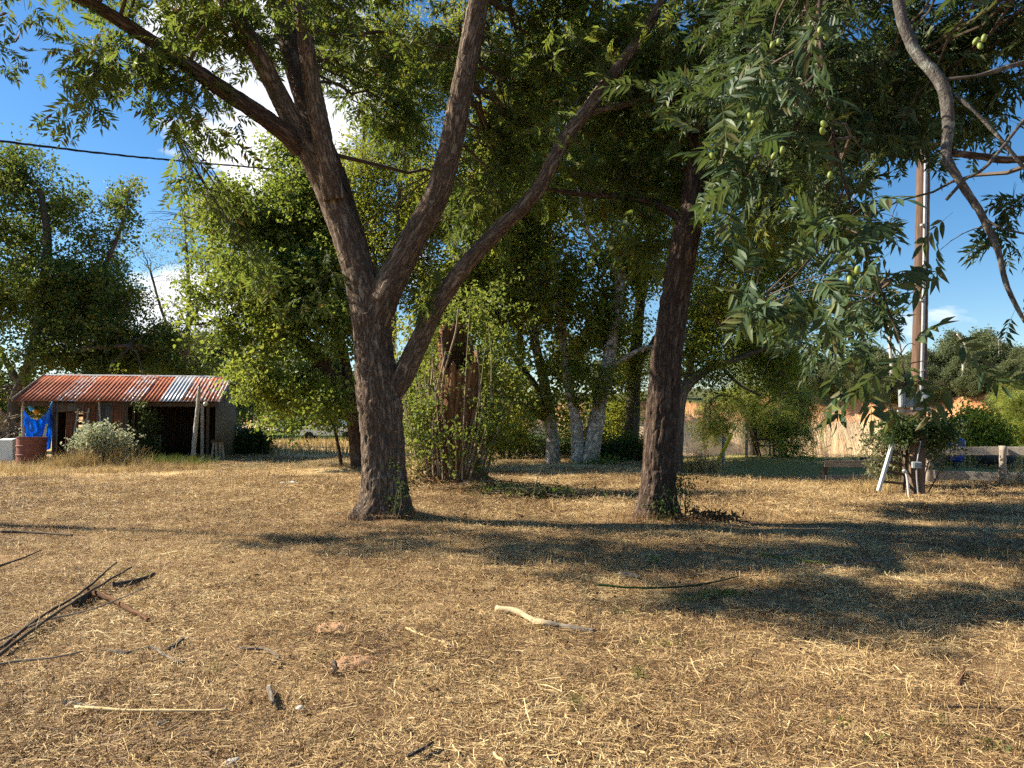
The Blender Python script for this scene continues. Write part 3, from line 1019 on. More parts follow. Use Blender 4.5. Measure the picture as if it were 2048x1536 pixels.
LP.append(limb('limb', [(750, 645, 11.8, 60), (778, 570, 11.75, 62), (826, 480, 11.7, 54), (872, 395, 11.6, 50), (900, 300, 11.55, 48), (922, 190, 11.5, 45), (942, 85, 11.45, 43), (962, -25, 11.4, 40), (985, -150, 11.3, 28)], bk, t1, 64, 0.035, 0.04, plates=0.02, label='straight lichened limb rising to the upper edge'))
LP.append(limb('limb', [(778, 800, 11.85, 40), (806, 752, 11.8, 44), (840, 680, 11.75, 40), (875, 610, 11.7, 37), (925, 538, 11.6, 34), (995, 462, 11.5, 31), (1072, 385, 11.4, 29), (1125, 285, 11.3, 28), (1180, 212, 11.25, 27), (1240, 130, 11.2, 25), (1290, 62, 11.1, 22), (1340, -30, 11.0, 16)], bk, t1, 64, 0.035, 0.04, plates=0.02, label='lower limb branching off near head height'))
LP.append(limb('limb', [(1165, 230, 11.25, 16), (1230, 212, 11.4, 15), (1310, 200, 11.6, 14), (1400, 208, 11.8, 12), (1500, 215, 12.0, 8)], bk, t1, 12))
lp1 = np.vstack(LP)
lob1 = [pl(710, 40, 10.9, 70, 60, 0.6, 0.6), pl(860, 190, 10.7, 40, 90, 0.4, 0.4), pl(1090, 330, 10.6, 80, 70, 0.5, 0.5), pl(290, 190, 10.8, 150, 110, 1.0, 0.85), pl(250, 120, 10.6, 100, 80, 0.8, 0.8), pl(400, 260, 11.2, 80, 60, 0.8, 0.6), pl(470, 70, 11.6, 120, 80, 1.2, 0.7), pl(430, 400, 12.0, 60, 30, 0.6, 0.9),
        pl(505, 545, 12.0, 60, 45, 0.5, 0.5), pl(720, 60, 14.5, 140, 110, 1.6, 1.0), pl(770, 220, 15.0, 100, 100, 1.4, 0.9), pl(1020, 90, 13.6, 170, 130, 1.9, 1.3),
        pl(1060, 290, 14.5, 140, 110, 1.6, 1.1), pl(960, 420, 14.0, 90, 80, 1.2, 0.9), pl(800, -190, 13.3, 420, 160, 3.0, 0.8), pl(640, 60, 16, 120, 100, 1.4, 0.9),
        pl(1150, -110, 12, 200, 140, 2.0, 1.0), pl(855, 600, 11.7, 45, 40, 0.4, 0.6), pl(1190, 140, 12.4, 120, 130, 1.2, 1.0), pl(10, 60, 9.6, 25, 70, 0.6, 0.6), pl(620, 590, 11.5, 50, 40, 0.4, 0.3),
        (np.array([-6.9, 8.9, 7.6]), np.array([1.7, 0.9, 0.9]), 1.5), (np.array([-4.6, 9.6, 8.2]), np.array([1.8, 1.1, 0.9]), 1.3), (np.array([-8.6, 10.6, 7.6]), np.array([1.3, 1.0, 0.8]), 0.45), (np.array([-5.4, 12.2, 8.6]), np.array([1.8, 1.4, 1.0]), 1.1)]
wood, lf = Acc(), Acc()
q, d = grow(lp1, lob1, 150, 1080, wood)
leaves(lf, q, d, PEC1, 6, (0.8, 1.15), 0.45)
tag(wood.obj('branches', M['twig'], t1), kind='stuff')
tag(lf.obj('crown', M['leaf_pecan'], t1), kind='stuff')

t2 = thing('pecan_tree', 'slimmer dark barked pecan with a straight leaning trunk, right of centre', 'tree', base_of(1316, 1044, 11.8))
bd = M['bark_dark']
b2 = np.array(t2.location)
trunk = np.array([[b2[0], b2[1], b2[2] - 0.25, 0.52], [b2[0], b2[1], b2[2] + 0.03, 0.37], [b2[0], b2[1], b2[2] + 0.25, 0.30]])
tp = [(1318, 950, 11.8, 72), (1323, 850, 11.8, 70), (1331, 750, 11.8, 67), (1342, 650, 11.8, 62), (1356, 560, 11.8, 59), (1371, 480, 11.8, 57), (1386, 415, 11.8, 55)]
trunk = np.vstack([trunk] + [np.append(P(p[0], p[1], p[2]), 0.93 * p[3] * p[2] / FPX / 2)[None] for p in tp])
LP = [limb_w('trunk', trunk, bd, t2, 110, 0.028, 0.045, 0.8, None, 0.034)[-6:]]
LP.append(limb('limb', [(1384, 430, 11.8, 46), (1428, 400, 11.7, 46), (1490, 368, 11.5, 43), (1545, 325, 11.3, 37), (1620, 268, 11.0, 30), (1700, 200, 10.7, 25), (1800, 90, 10.3, 16)], bd, t2, 64, 0.035, 0.04, plates=0.02, label='stout limb reaching out over the fence side'))
LP.append(limb('limb', [(1385, 420, 11.85, 48), (1392, 330, 12.0, 42), (1402, 200, 12.2, 37), (1412, 50, 12.4, 33), (1416, -90, 12.6, 26), (1420, -240, 12.7, 14)], bd, t2, 64, 0.035, 0.04, plates=0.02))
LP.append(limb('limb', [(1372, 450, 11.9, 16), (1320, 412, 12.1, 15), (1250, 395, 12.3, 13), (1160, 388, 12.5, 11), (1095, 378, 12.6, 7)], bd, t2, 10))
LP.append(limb('limb', [(1500, 365, 11.5, 20), (1560, 372, 11.2, 17), (1640, 400, 10.9, 12), (1700, 450, 10.7, 8)], bd, t2, 10))
lp2 = np.vstack(LP)
lob2 = [pl(1250, 160, 12.2, 150, 140, 1.6), pl(1440, 130, 11.8, 170, 140, 1.8, 1.3), pl(1490, 400, 11.2, 130, 90, 1.1, 0.9), pl(1250, 330, 12.6, 140, 90, 1.2), pl(1620, 220, 10.8, 150, 140, 1.6, 1.3),
        pl(1450, -180, 11.8, 380, 160, 2.4, 0.8), pl(1270, 480, 12.6, 100, 55, 0.9, 0.8), pl(1360, 300, 12.2, 110, 110, 1.2), pl(1600, 60, 11.2, 150, 110, 1.6, 1.2), pl(1760, 180, 10.5, 90, 120, 1.0, 0.8), pl(1660, 410, 10.8, 90, 80, 0.8, 0.7)]
wood, lf = Acc(), Acc()
q, d = grow(lp2, lob2, 120, 720, wood)
leaves(lf, q, d, PEC1, 6, (0.8, 1.15), 0.45)
tag(wood.obj('branches', M['twig'], t2), kind='stuff')
tag(lf.obj('crown', M['leaf_pecan'], t2), kind='stuff')

# ------------------------------------------------------------------ pecan hanging in from the right, close by; its trunk stands outside the view
t3 = thing('pecan_tree', 'near pecan hanging lichened branches and green nuts down from the upper right', 'tree', (6.9, 6.6, float(H(6.9, 6.6))))
bl = M['bark_lichen']
b3 = np.array(t3.location)
tr3 = np.array([[b3[0], b3[1], b3[2] - 0.2, 0.42], [b3[0], b3[1], 0.4, 0.30], [b3[0] - 0.1, b3[1], 2.0, 0.26], [b3[0] - 0.2, b3[1], 3.8, 0.23], [b3[0] - 0.5, b3[1], 5.2, 0.17], [b3[0] - 0.8, b3[1] + 0.2, 7.0, 0.09]])
LP = [limb_w('trunk', tr3, M['bark_dark'], t3, 28, 0.06)[-30:]]
top = tr3[3, :3]
def nl(pts, first=None, mat=bl, sides=14, label=None):
    c = [np.append(P(p[0], p[1], p[2]), 0.78 * p[3] * p[2] / FPX / 2) for p in pts]
    if first is not None:
        c = [np.append(np.asarray(first), c[0][3] * 1.25)] + c
    LP.append(limb_w('limb', np.array(c), mat, t3, sides + 6, 0.025, 0.16, label=label, plates=0.008))
nl([(2000, -330, 5.2, 34), (1850, -180, 5.1, 31), (1803, -60, 5.0, 29), (1802, 30, 4.95, 28), (1832, 105, 4.9, 27), (1882, 165, 4.8, 27), (1896, 240, 4.75, 28), (1893, 310, 4.7, 27), (1912, 350, 4.65, 22), (1960, 425, 4.6, 17), (1995, 500, 4.55, 14), (2015, 575, 4.5, 12), (2050, 645, 4.5, 9)], tr3[4, :3], label='grey lichened limb hanging down along the edge')
nl([(2330, 290, 5.2, 26), (2048, 318, 4.9, 22), (1960, 312, 4.8, 19), (1905, 306, 4.72, 16)], tr3[2, :3] + [0, 0, 0.6], M['bark_dark'])
nl([(1908, 190, 4.78, 12), (1940, 215, 4.7, 11), (1990, 265, 4.65, 10), (2060, 350, 4.6, 8), (2120, 420, 4.6, 5)])
nl([(1880, 160, 4.8, 9), (1960, 150, 4.7, 10), (2048, 125, 4.7, 12), (2200, 90, 4.9, 14)], None)
nl([(1892, 400, 4.66, 8), (1930, 360, 4.6, 9), (1975, 330, 4.55, 8), (2048, 240, 4.6, 7)], None, bl, 8)
nl([(1960, 430, 4.6, 7), (2000, 455, 4.5, 6), (2060, 470, 4.5, 4)], None, bl, 8)
nl([(1700, -160, 5.6, 14), (1640, 0, 5.3, 12), (1650, 160, 5.1, 9), (1680, 330, 5.0, 7), (1725, 480, 4.9, 6), (1770, 600, 4.8, 5), (1800, 690, 4.7, 4.5), (1812, 770, 4.6, 3)], tr3[4, :3] + [0, 0, -0.3], M['bark_dark'], 10, label='thin branch drooping to the big leaves before the pole')
nl([(1645, 130, 5.1, 8), (1600, 240, 5.1, 7), (1540, 330, 5.0, 6), (1480, 400, 5.0, 5), (1430, 470, 5.0, 3)], None, M['bark_dark'], 8)
nl([(1690, 370, 5.0, 6), (1650, 470, 4.9, 5), (1590, 550, 4.8, 4), (1510, 600, 4.8, 3.5), (1440, 650, 4.8, 2.5)], None, M['bark_dark'], 8)
lp3 = np.vstack(LP[1:])
far3 = [pl(1810, 90, 7.5, 150, 110, 0.9, 1.0), pl(1985, 80, 7.0, 100, 110, 0.8, 1.0), pl(1640, 230, 7.0, 140, 120, 0.9, 1.0), pl(1790, 270, 7.3, 100, 80, 0.8, 1.0), pl(1560, 80, 7.2, 150, 110, 0.9, 1.0),
        pl(2040, 430, 7.0, 26, 130, 0.6, 0.7), pl(1700, 380, 6.6, 90, 80, 0.7, 0.9), pl(1760, 560, 6.4, 60, 80, 0.5, 0.6), pl(1660, 660, 6.2, 80, 50, 0.5, 0.6), pl(1430, 200, 6.5, 120, 120, 0.8, 0.6), pl(1850, -200, 6.8, 350, 120, 1.4, 0.7), pl(2045, 620, 6.6, 14, 50, 0.3, 0.6), pl(1960, 210, 7.2, 90, 60, 0.6, 0.7)]
near3 = [pl(1590, 590, 4.6, 130, 70, 0.5, 1.0), pl(1470, 330, 5.0, 110, 100, 0.5, 1.0), pl(1680, 500, 4.5, 80, 90, 0.4, 0.7), pl(1440, 630, 4.8, 60, 40, 0.3, 0.6), pl(1960, 50, 5.2, 90, 60, 0.4, 0.5), pl(1720, 670, 4.6, 70, 45, 0.25, 0.5), pl(1560, 180, 5.0, 120, 90, 0.5, 0.7)]
wood, lf = Acc(), Acc()
q, d = grow(lp3, far3, 60, 430, wood, 0.003, 0.007, arch=0.05)
leaves(lf, q, d, PEC1, 5, (0.62, 0.95), 0.5, 0.09)
lf2 = Acc()
q, d = grow(lp3, near3, 24, 46, wood, 0.0026, 0.006, arch=0.05, sub=0)
leaves(lf2, q, d, PEC2, 3, (0.55, 0.85), 0.5, 0.05)
# the spray of long leaflets right in front of the pole
sp = np.array([P(1740, 760, 4.4), P(1705, 775, 4.4), P(1770, 700, 4.6), P(1830, 690, 4.6), P(1890, 770, 4.5), P(1880, 730, 4.6), P(1750, 815, 4.3), P(1845, 545, 4.8), P(1880, 500, 4.8), P(1800, 735, 4.6)])
leaves(lf2, sp, unit(rng.normal(0, 0.6, (len(sp), 3)) + [0, 0, -0.3]), PEC2, 2, (0.6, 0.85), 0.55, 0.03)
for s_ in sp:
    k = nearest(lp3, s_[None])[0]
    tube(wood, bez(lp3[k], (lp3[k] + s_) / 2 + [0, 0, 0.06], s_, 5), np.linspace(0.004, 0.002, 5), 4, caps=False)
tag(wood.obj('branches', M['twig'], t3), kind='stuff')
tag(lf.obj('crown', M['leaf_pecan_near_shade'], t3), kind='stuff')
tag(lf2.obj('near_sprays', M['leaf_pecan_near_shade'], t3), kind='stuff')
def nut_mesh():
    a = Acc()
    tt = np.linspace(0, math.pi, 9)
    lathe(a, np.stack([0.016 * np.sin(tt) ** 0.85, -0.024 * np.cos(tt)], -1), (0, 0, 0), 10)
    return a.mesh('nut', M['nut'], True)
nm = nut_mesh()
for px, py, Y in ((1500, 232, 4.6), (1507, 244, 4.6), (1545, 90, 4.6), (1558, 84, 4.6), (1640, 60, 4.4), (1652, 72, 4.4), (1952, 82, 4.4), (1968, 76, 4.4), (1960, 92, 4.45), (1648, 248, 4.3), (1645, 262, 4.3), (1565, 300, 4.5), (1548, 312, 4.5), (1700, 560, 3.9), (1715, 540, 3.9), (1425, 312, 4.7), (1660, 350, 4.6)):
    o = bpy.data.objects.new('nut', nm)
    COL.objects.link(o)
    o.parent = t3
    o.location = Vector(P(px, py, Y)) - t3.location
    o.rotation_euler = (rng.uniform(-0.6, 0.6), rng.uniform(-0.6, 0.6), 0)


# ------------------------------------------------------------------ trees further back
def back_tree(name, label, base, trunks, lobes, bark, leafm, temps, n_br, n_tw, per, size=(0.8, 1.2), sides=14, group=None, droop=0.3, br_k=0.010, tw_r=0.006, jit=0.2, twig='twig', limb_bark=None):
    t = thing(name, label, 'tree', base, 0, group)
    L = []
    for i, pts in enumerate(trunks):
        nm_ = 'trunk' if i == 0 else 'limb'
        L.append(limb(nm_, pts, M[bark] if i == 0 or not limb_bark else M[limb_bark], t, sides if i == 0 else max(8, sides - 4), 0.12, 0.07, 0.35 if i == 0 else 0))
    L = np.vstack([l[len(l) // 3 if i == 0 else 0:] for i, l in enumerate(L)])
    w, f = Acc(), Acc()
    q, d = grow(L, lobes, n_br, n_tw, w, tw_r, br_k)
    leaves(f, q, d, temps, per, (size[0] * 0.72, size[1] * 1.12), droop, jit)
    tag(w.obj('branches', M[twig], t), kind='stuff')
    tag(f.obj('crown', M[leafm], t), kind='stuff')
    return t


back_tree('broadleaf_tree', 'big dark green tree rising behind the rusty shed at the left edge', base_of(25, 905, 35),
          [[(22, 930, 35, 30), (24, 880, 35, 24), (30, 800, 35, 21), (60, 720, 35, 19), (85, 600, 35.5, 16), (95, 480, 36, 16), (80, 380, 36, 9)],
           [(40, 770, 35, 13), (-30, 650, 35, 11), (-90, 520, 35, 10)], [(60, 720, 35, 12), (150, 620, 35.5, 10), (215, 520, 36, 9), (255, 420, 36, 5)], [(55, 730, 35, 14), (160, 700, 34, 10), (260, 690, 33.5, 6)]],
          [pl(60, 400, 36, 90, 100, 2.4), pl(90, 580, 36, 150, 120, 3.2, 1.2), pl(230, 500, 37, 70, 110, 2.0, 0.7), pl(150, 700, 35, 150, 70, 2.6, 1.2), pl(-60, 560, 36, 130, 220, 3.0), pl(290, 690, 36, 70, 55, 2.0, 0.8), pl(250, 770, 31, 55, 26, 0.6, 0.6),
           pl(30, 800, 37, 120, 80, 2.0, 1.0), pl(200, 610, 36, 90, 80, 2.2, 1.0), pl(250, 410, 37, 30, 60, 1.0, 0.5), pl(40, 340, 36, 45, 55, 1.2, 0.9), pl(330, 740, 38, 90, 40, 2, 0.8)],
          'bark_grey', 'leaf_left', BROAD, 150, 2600, 3, (0.9, 1.35))
back_tree('bare_tree', 'thinly leaved tree with bare grey twigs against the sky beyond the shed', base_of(372, 900, 42),
          [[(372, 920, 42, 14), (368, 840, 42, 13), (372, 720, 42, 11), (378, 600, 42, 8), (372, 480, 42, 5), (368, 400, 42, 3)],
           [(372, 720, 42, 8), (330, 640, 42, 6), (300, 540, 42, 4)], [(375, 660, 42, 7), (410, 580, 42, 5), (425, 480, 42, 3)]],
          [pl(350, 520, 42, 70, 110, 1.8, 0.6), pl(405, 480, 42, 50, 90, 1.4, 0.6), pl(360, 660, 42, 70, 60, 1.8, 1.0)],
          'bark_grey', 'leaf_left', SMALL, 130, 330, 2, (0.8, 1.2), 10)
back_tree('leaning_tree', 'tree leaning left with bright yellow green leaves behind the thick pecan', base_of(722, 940, 24),
          [[(728, 965, 24, 52), (722, 925, 24, 42), (712, 850, 24, 36), (697, 795, 24, 33), (655, 735, 24, 30), (610, 690, 24, 26), (560, 655, 24, 22), (505, 620, 24, 16), (450, 590, 24, 9)],
           [(705, 820, 24, 22), (690, 720, 24.2, 20), (660, 600, 24.3, 17), (640, 480, 24.4, 13), (620, 370, 24.5, 8)], [(560, 655, 24, 14), (520, 560, 24.2, 11), (500, 450, 24.3, 6)], [(640, 715, 24, 10), (600, 770, 23.7, 7), (560, 800, 23.5, 4)], [(500, 615, 24, 8), (440, 640, 24, 6), (390, 650, 24, 4)]],
          [pl(520, 560, 23.5, 100, 100, 2.0, 1.1), pl(490, 440, 24, 95, 75, 1.8), pl(610, 640, 23, 95, 75, 1.5, 1.1), pl(560, 760, 23.5, 85, 45, 1.5), pl(650, 540, 24, 75, 90, 1.8, 1.1), pl(630, 420, 24.5, 95, 90, 2.0), pl(660, 800, 22.5, 45, 45, 0.8, 0.7), pl(410, 500, 25, 45, 60, 1.2, 0.4), pl(520, 720, 25, 60, 40, 1.2, 0.5), pl(560, 830, 26, 50, 22, 1.0, 0.5), pl(600, 300, 25, 60, 50, 1.2, 0.6),
           pl(480, 650, 24, 70, 40, 1.4, 0.6), pl(570, 380, 25, 60, 45, 1.2), pl(690, 650, 22.5, 40, 80, 0.8, 0.8), pl(420, 590, 24, 50, 40, 1.0, 0.5)],
          'bark_dark', 'leaf_bright', BROAD, 130, 1750, 3, (0.85, 1.2))
back_tree('sycamore_tree', 'pale trunked tree with a short thick trunk left of the forked one', base_of(1105, 935, 24.5),
          [[(1105, 958, 24.5, 40), (1106, 920, 24.5, 31), (1103, 860, 24.5, 25), (1092, 780, 24.6, 21), (1070, 680, 24.8, 18), (1055, 540, 25, 14), (1050, 400, 25, 9), (1040, 260, 25, 5)],
           [(1095, 800, 24.6, 13), (1020, 700, 25, 11), (970, 580, 25.2, 8), (940, 480, 25.3, 4)], [(1105, 850, 24.5, 10), (1030, 800, 24.5, 8), (960, 770, 24.6, 5)]],
          [pl(1000, 590, 25, 120, 130, 2.4, 1.1), pl(960, 740, 25, 90, 50, 1.6, 0.5), pl(1060, 420, 25, 120, 130, 2.4), pl(1075, 800, 24, 70, 35, 1.0, 0.45), pl(900, 620, 26, 80, 100, 1.8), pl(880, 420, 26, 90, 130, 2.0), pl(1040, 220, 26, 110, 110, 2.0), pl(850, 740, 26, 90, 60, 1.6, 0.4)],
          'bark_pale', 'leaf_syc', BROAD, 130, 1450, 3, (0.8, 1.15), limb_bark='bark_grey')
back_tree('sycamore_tree', 'tree with two pale trunks forking at the ground, in the sun', base_of(1168, 940, 23.2),
          [[(1158, 965, 23.2, 34), (1156, 925, 23.2, 28), (1155, 880, 23.2, 26), (1150, 830, 23.2, 22), (1135, 760, 23.4, 18), (1120, 640, 23.8, 13), (1110, 500, 24, 8)],
           [(1178, 962, 23.2, 46), (1180, 925, 23.2, 38), (1188, 870, 23.2, 34), (1198, 820, 23.2, 30), (1212, 750, 23.3, 26), (1228, 660, 23.5, 23), (1240, 560, 23.7, 19), (1250, 440, 24, 14), (1255, 300, 24.2, 9)],
           [(1215, 740, 23.3, 12), (1280, 700, 23, 10), (1340, 690, 22.8, 6)], [(1240, 560, 23.7, 10), (1180, 470, 24, 8), (1150, 360, 24.2, 5)]],
          [pl(1170, 600, 24, 110, 130, 2.2, 1.0), pl(1200, 770, 23.0, 75, 40, 1.0, 0.6), pl(1160, 340, 25, 140, 140, 2.4), pl(1250, 480, 25, 90, 110, 1.8, 0.7), pl(1120, 730, 23.5, 55, 50, 1.0, 0.6), pl(1270, 300, 25, 100, 110, 1.8), pl(1250, 120, 26, 130, 110, 2.0), pl(1100, 120, 26, 120, 100, 2.0, 0.8)],
          'bark_pale', 'leaf_syc', BROAD, 120, 1400, 3, (0.8, 1.15))
back_tree('ivy_tree', 'dark ivy clad tree standing between the pale forked tree and the leaning pecan', base_of(1262, 930, 26),
          [[(1262, 955, 26, 38), (1262, 900, 26, 31), (1266, 820, 26, 28), (1272, 700, 26, 24), (1285, 560, 26.3, 18), (1310, 400, 26.6, 12), (1325, 240, 27, 7)], [(1270, 740, 26, 12), (1330, 650, 26, 9), (1390, 600, 26, 5)]],
          [pl(1270, 700, 26, 60, 70, 1.2), pl(1262, 900, 26, 32, 45, 0.7, 1.0), pl(1330, 420, 27, 110, 150, 2.2), pl(1400, 560, 26.5, 70, 80, 1.6, 0.9), pl(1380, 300, 27.5, 110, 120, 2.2), pl(1266, 800, 26, 30, 45, 0.5, 0.8)],
          'bark_grey', 'leaf_syc', SMALL, 90, 900, 3, (1.0, 1.4))
back_tree('elm_tree', 'yellow green fine leaved tree spreading above the yellow guy guard', base_of(1352, 930, 20.8),
          [[(1356, 965, 20.8, 28), (1354, 900, 20.8, 24), (1362, 800, 20.9, 22), (1385, 760, 21, 19), (1425, 735, 21.2, 15), (1480, 715, 21.5, 11), (1550, 690, 21.8, 7), (1600, 670, 22, 4)],
           [(1366, 790, 21, 15), (1400, 660, 21.4, 12), (1440, 540, 21.8, 9), (1470, 440, 22, 5)], [(1440, 730, 21.3, 8), (1480, 770, 21.3, 6), (1520, 790, 21.4, 4)]],
          [pl(1450, 620, 22, 90, 80, 1.7), pl(1430, 745, 21.4, 50, 32, 1.0, 0.7), pl(1535, 700, 22, 75, 60, 1.3), pl(1490, 510, 22.5, 110, 80, 1.7), pl(1590, 600, 22.5, 70, 70, 1.3, 0.9), pl(1600, 490, 23, 80, 70, 1.3, 0.8), pl(1400, 690, 21.5, 50, 60, 1.0), pl(1565, 760, 22, 38, 28, 0.8, 0.6)],
          'bark_grey', 'leaf_elm', SMALL, 110, 1150, 3, (0.9, 1.3))
back_tree('cypress_tree', 'feathery light green tree with a grey trunk above the shaded lawn', base_of(1507, 928, 27),
          [[(1507, 950, 27, 36), (1507, 915, 27, 22), (1506, 870, 27, 18), (1500, 800, 27.1, 14), (1500, 700, 27.3, 10), (1500, 600, 27.5, 5)], [(1505, 830, 27, 8), (1560, 790, 27.2, 6), (1610, 785, 27.3, 3)], [(1503, 810, 27, 8), (1450, 790, 26.6, 6), (1420, 800, 26.4, 3)]],
          [pl(1575, 850, 27, 40, 45, 0.9), pl(1600, 810, 27.2, 28, 32, 0.8, 0.9), pl(1540, 830, 26.7, 45, 40, 1.0, 0.9), pl(1430, 830, 26.3, 40, 40, 0.8, 0.6), pl(1480, 790, 27, 50, 40, 1.2), pl(1570, 890, 26.8, 30, 22, 0.6, 0.4), pl(1500, 700, 27.4, 60, 60, 1.2, 0.8)],
          'bark_grey', 'leaf_feather', FEAT, 80, 560, 3, (0.9, 1.4), 16, None, 0.7)

back_tree('slender_tree', 'slender tree filling the gap between the limbs of the thick pecan', base_of(778, 938, 22.5),
          [[(778, 960, 22.5, 16), (780, 880, 22.5, 14), (786, 700, 22.5, 11), (792, 520, 22.6, 9), (800, 360, 22.8, 7), (810, 200, 23, 4)],
           [(786, 690, 22.5, 8), (750, 520, 22.6, 6), (735, 380, 22.8, 5), (725, 250, 23, 3)], [(792, 560, 22.6, 7), (850, 430, 22.8, 5), (880, 300, 23, 3)]],
          [pl(760, 330, 23, 70, 100, 1.6, 0.8), pl(830, 220, 23.2, 80, 90, 1.7, 0.9), pl(860, 400, 23, 70, 80, 1.5, 0.9), pl(800, 500, 22.8, 60, 70, 1.2, 0.8), pl(730, 450, 23, 50, 80, 1.2, 0.6), pl(840, 560, 22.6, 60, 50, 1.0, 0.7), pl(780, 90, 23.5, 90, 80, 1.6, 0.8), pl(900, 90, 24, 80, 90, 1.5, 0.8)],
          'bark_grey', 'leaf_syc', SMALL, 100, 1150, 3, (0.9, 1.5), 10)
# the tree whose leaves just enter at the left edge and whose crown dapples the middle of the yard
t4 = thing('pecan_tree', 'pecan mostly outside the left edge, only leaf tips hanging in at the upper corner', 'tree', (-15.2, 13.0, float(H(-15.2, 13.0))))
b4 = np.array(t4.location)
LP = [limb_w('trunk', np.array([[b4[0], b4[1], -0.2, 0.42], [b4[0], b4[1], 0.4, 0.32], [b4[0] + 0.1, b4[1], 3.0, 0.26], [b4[0] + 0.3, b4[1] - 0.1, 5.2, 0.15], [b4[0] + 0.6, b4[1] - 0.2, 6.8, 0.05], [b4[0] + 1.0, b4[1] - 0.3, 8.6, 0.03]]), M['bark_dark'], t4, 24, 0.1)[-40:],
      limb_w('limb', np.array([[b4[0] + 0.3, b4[1], 5.4, 0.06], [b4[0] + 2.0, b4[1] - 0.4, 7.4, 0.045], [b4[0] + 4.0, b4[1] - 1.0, 8.4, 0.035], [b4[0] + 6.0, b4[1] - 2.0, 8.2, 0.02]]), M['bark_dark'], t4, 14, 0.1)]
w4, f4 = Acc(), Acc()
q, d = grow(np.vstack(LP), [(np.array([-12.2, 11.8, 8.8]), np.array([2.6, 1.5, 1.2]), 1.0), (np.array([-13.5, 12.8, 9.8]), np.array([2.0, 1.8, 1.2]), 0.6), (np.array([-9.4, 11.0, 8.4]), np.array([1.6, 1.1, 0.8]), 0.8), pl(4, 90, 11.0, 18, 60, 0.5, 0.5)], 26, 120, w4)
leaves(f4, q, d, PEC1, 5, (0.8, 1.15), 0.45)
tag(w4.obj('branches', M['twig'], t4), kind='stuff')
tag(f4.obj('crown', M['leaf_pecan'], t4), kind='stuff')

# trunks and low growth deeper between the trees
for px, py, Y, w, lab in ((1035, 912, 31, 18, 'shaded trunk just left of the short thick pale trunk'), (978, 912, 32, 20, 'shaded trunk directly behind the broken stump')):
    back_tree('shaded_tree', lab, base_of(px, py, Y), [[(px, py + 14, Y, w * 1.3), (px, py - 60, Y, w), (px + 6, 700, Y, w * 0.75), (px - 12, 480, Y, w * 0.4)]],
              [pl(px - 20, 560, Y + 1, 110, 110, 2.5), pl(px - 10, 760, Y, 80, 45, 1.6, 0.35), pl(px + 20, 350, Y + 2, 110, 120, 2.5)], 'bark_grey', 'leaf_syc', BROAD, 50, 420, 3, (1.0, 1.4), 10, 'shaded trees between the pale trunks')


# sapling at the edge of the shed's shade
back_tree('sapling', 'thin leaning sapling standing in the shade right of the shed', base_of(682, 934, 24.6),
          [[(684, 940, 24.6, 8), (676, 890, 24.6, 7), (664, 840, 24.6, 6), (645, 800, 24.6, 4), (632, 770, 24.6, 2.5)]], [pl(655, 830, 24.6, 28, 25, 0.5), pl(640, 780, 24.6, 28, 25, 0.5)], 'bark_dark', 'leaf_bright', SMALL, 10, 60, 3, (0.9, 1.2), 8)


# ------------------------------------------------------------------ the broken hollow stump wrapped in shoots
st = thing('broken_stump', 'tall broken hollow trunk wrapped in leafy shoots behind the thick pecan', 'stump', base_of(905, 985, 16.2))
sb = np.array(st.location)
def stump_shell():
    a = Acc()
    sides, rings = 72, 60
    th = np.arange(sides) / sides * 2 * math.pi
    zt = np.linspace(-0.2, 1, rings)
    jag = 2.75 + 0.42 * vnoise(np.stack([np.cos(th) * 2.2, np.sin(th) * 2.2, 0 * th], -1)) + 0.22 * vnoise(np.stack([np.cos(th) * 7, np.sin(th) * 7, 3 + 0 * th], -1)) + 0.35 * np.cos(th - 2.2)
    for sgn, r_off in ((1, 0.0), (-1, -0.11)):
        z = np.where(zt[:, None] < 0, zt[:, None], zt[:, None] * jag[None, :])
        r0 = 0.40 + 0.42 * np.exp(-np.clip(z, 0, None) / 0.25) + 0.05 * z / 3
        q = np.stack([np.cos(th)[None] * 2 + 0 * z, np.sin(th)[None] * 2 + 0 * z, z * 0.35], -1)
        r = r0 * (1 + 0.22 * vnoise(q) + 0.10 * vnoise(q * 3) + 0.05 * vnoise(q * np.array([8, 8, 2]))) + r_off
        v = np.stack([r * np.cos(th) + 0.05 * z, r * np.sin(th), z], -1)
        bk_ = np.stack([r0 * np.cos(th), r0 * np.sin(th), z], -1)
        i = np.arange(rings - 1)[:, None] * sides
        j = np.arange(sides)[None, :]
        k = (j + 1) % sides
        f = np.stack([i + j, i + k, i + sides + k, i + sides + j], -1).reshape(-1, 4)
        if sgn < 0:
            f = f[:, ::-1]
        a.add(v.reshape(-1, 3) + sb, f, bk_.reshape(-1, 3))
    n = sides * rings
    o1, o2 = (rings - 1) * sides, n + (rings - 1) * sides
    j = np.arange(sides)
    a.f.append(np.stack([o1 + j, o1 + (j + 1) % sides, o2 + (j + 1) % sides, o2 + j], -1))
    a.mi.append(np.zeros(sides, int))
    return a
stump_shell().obj('trunk', M['bark_stump'], st, smooth=True, bark=True)
w = Acc()
lf = Acc()
qs, ds = [], []
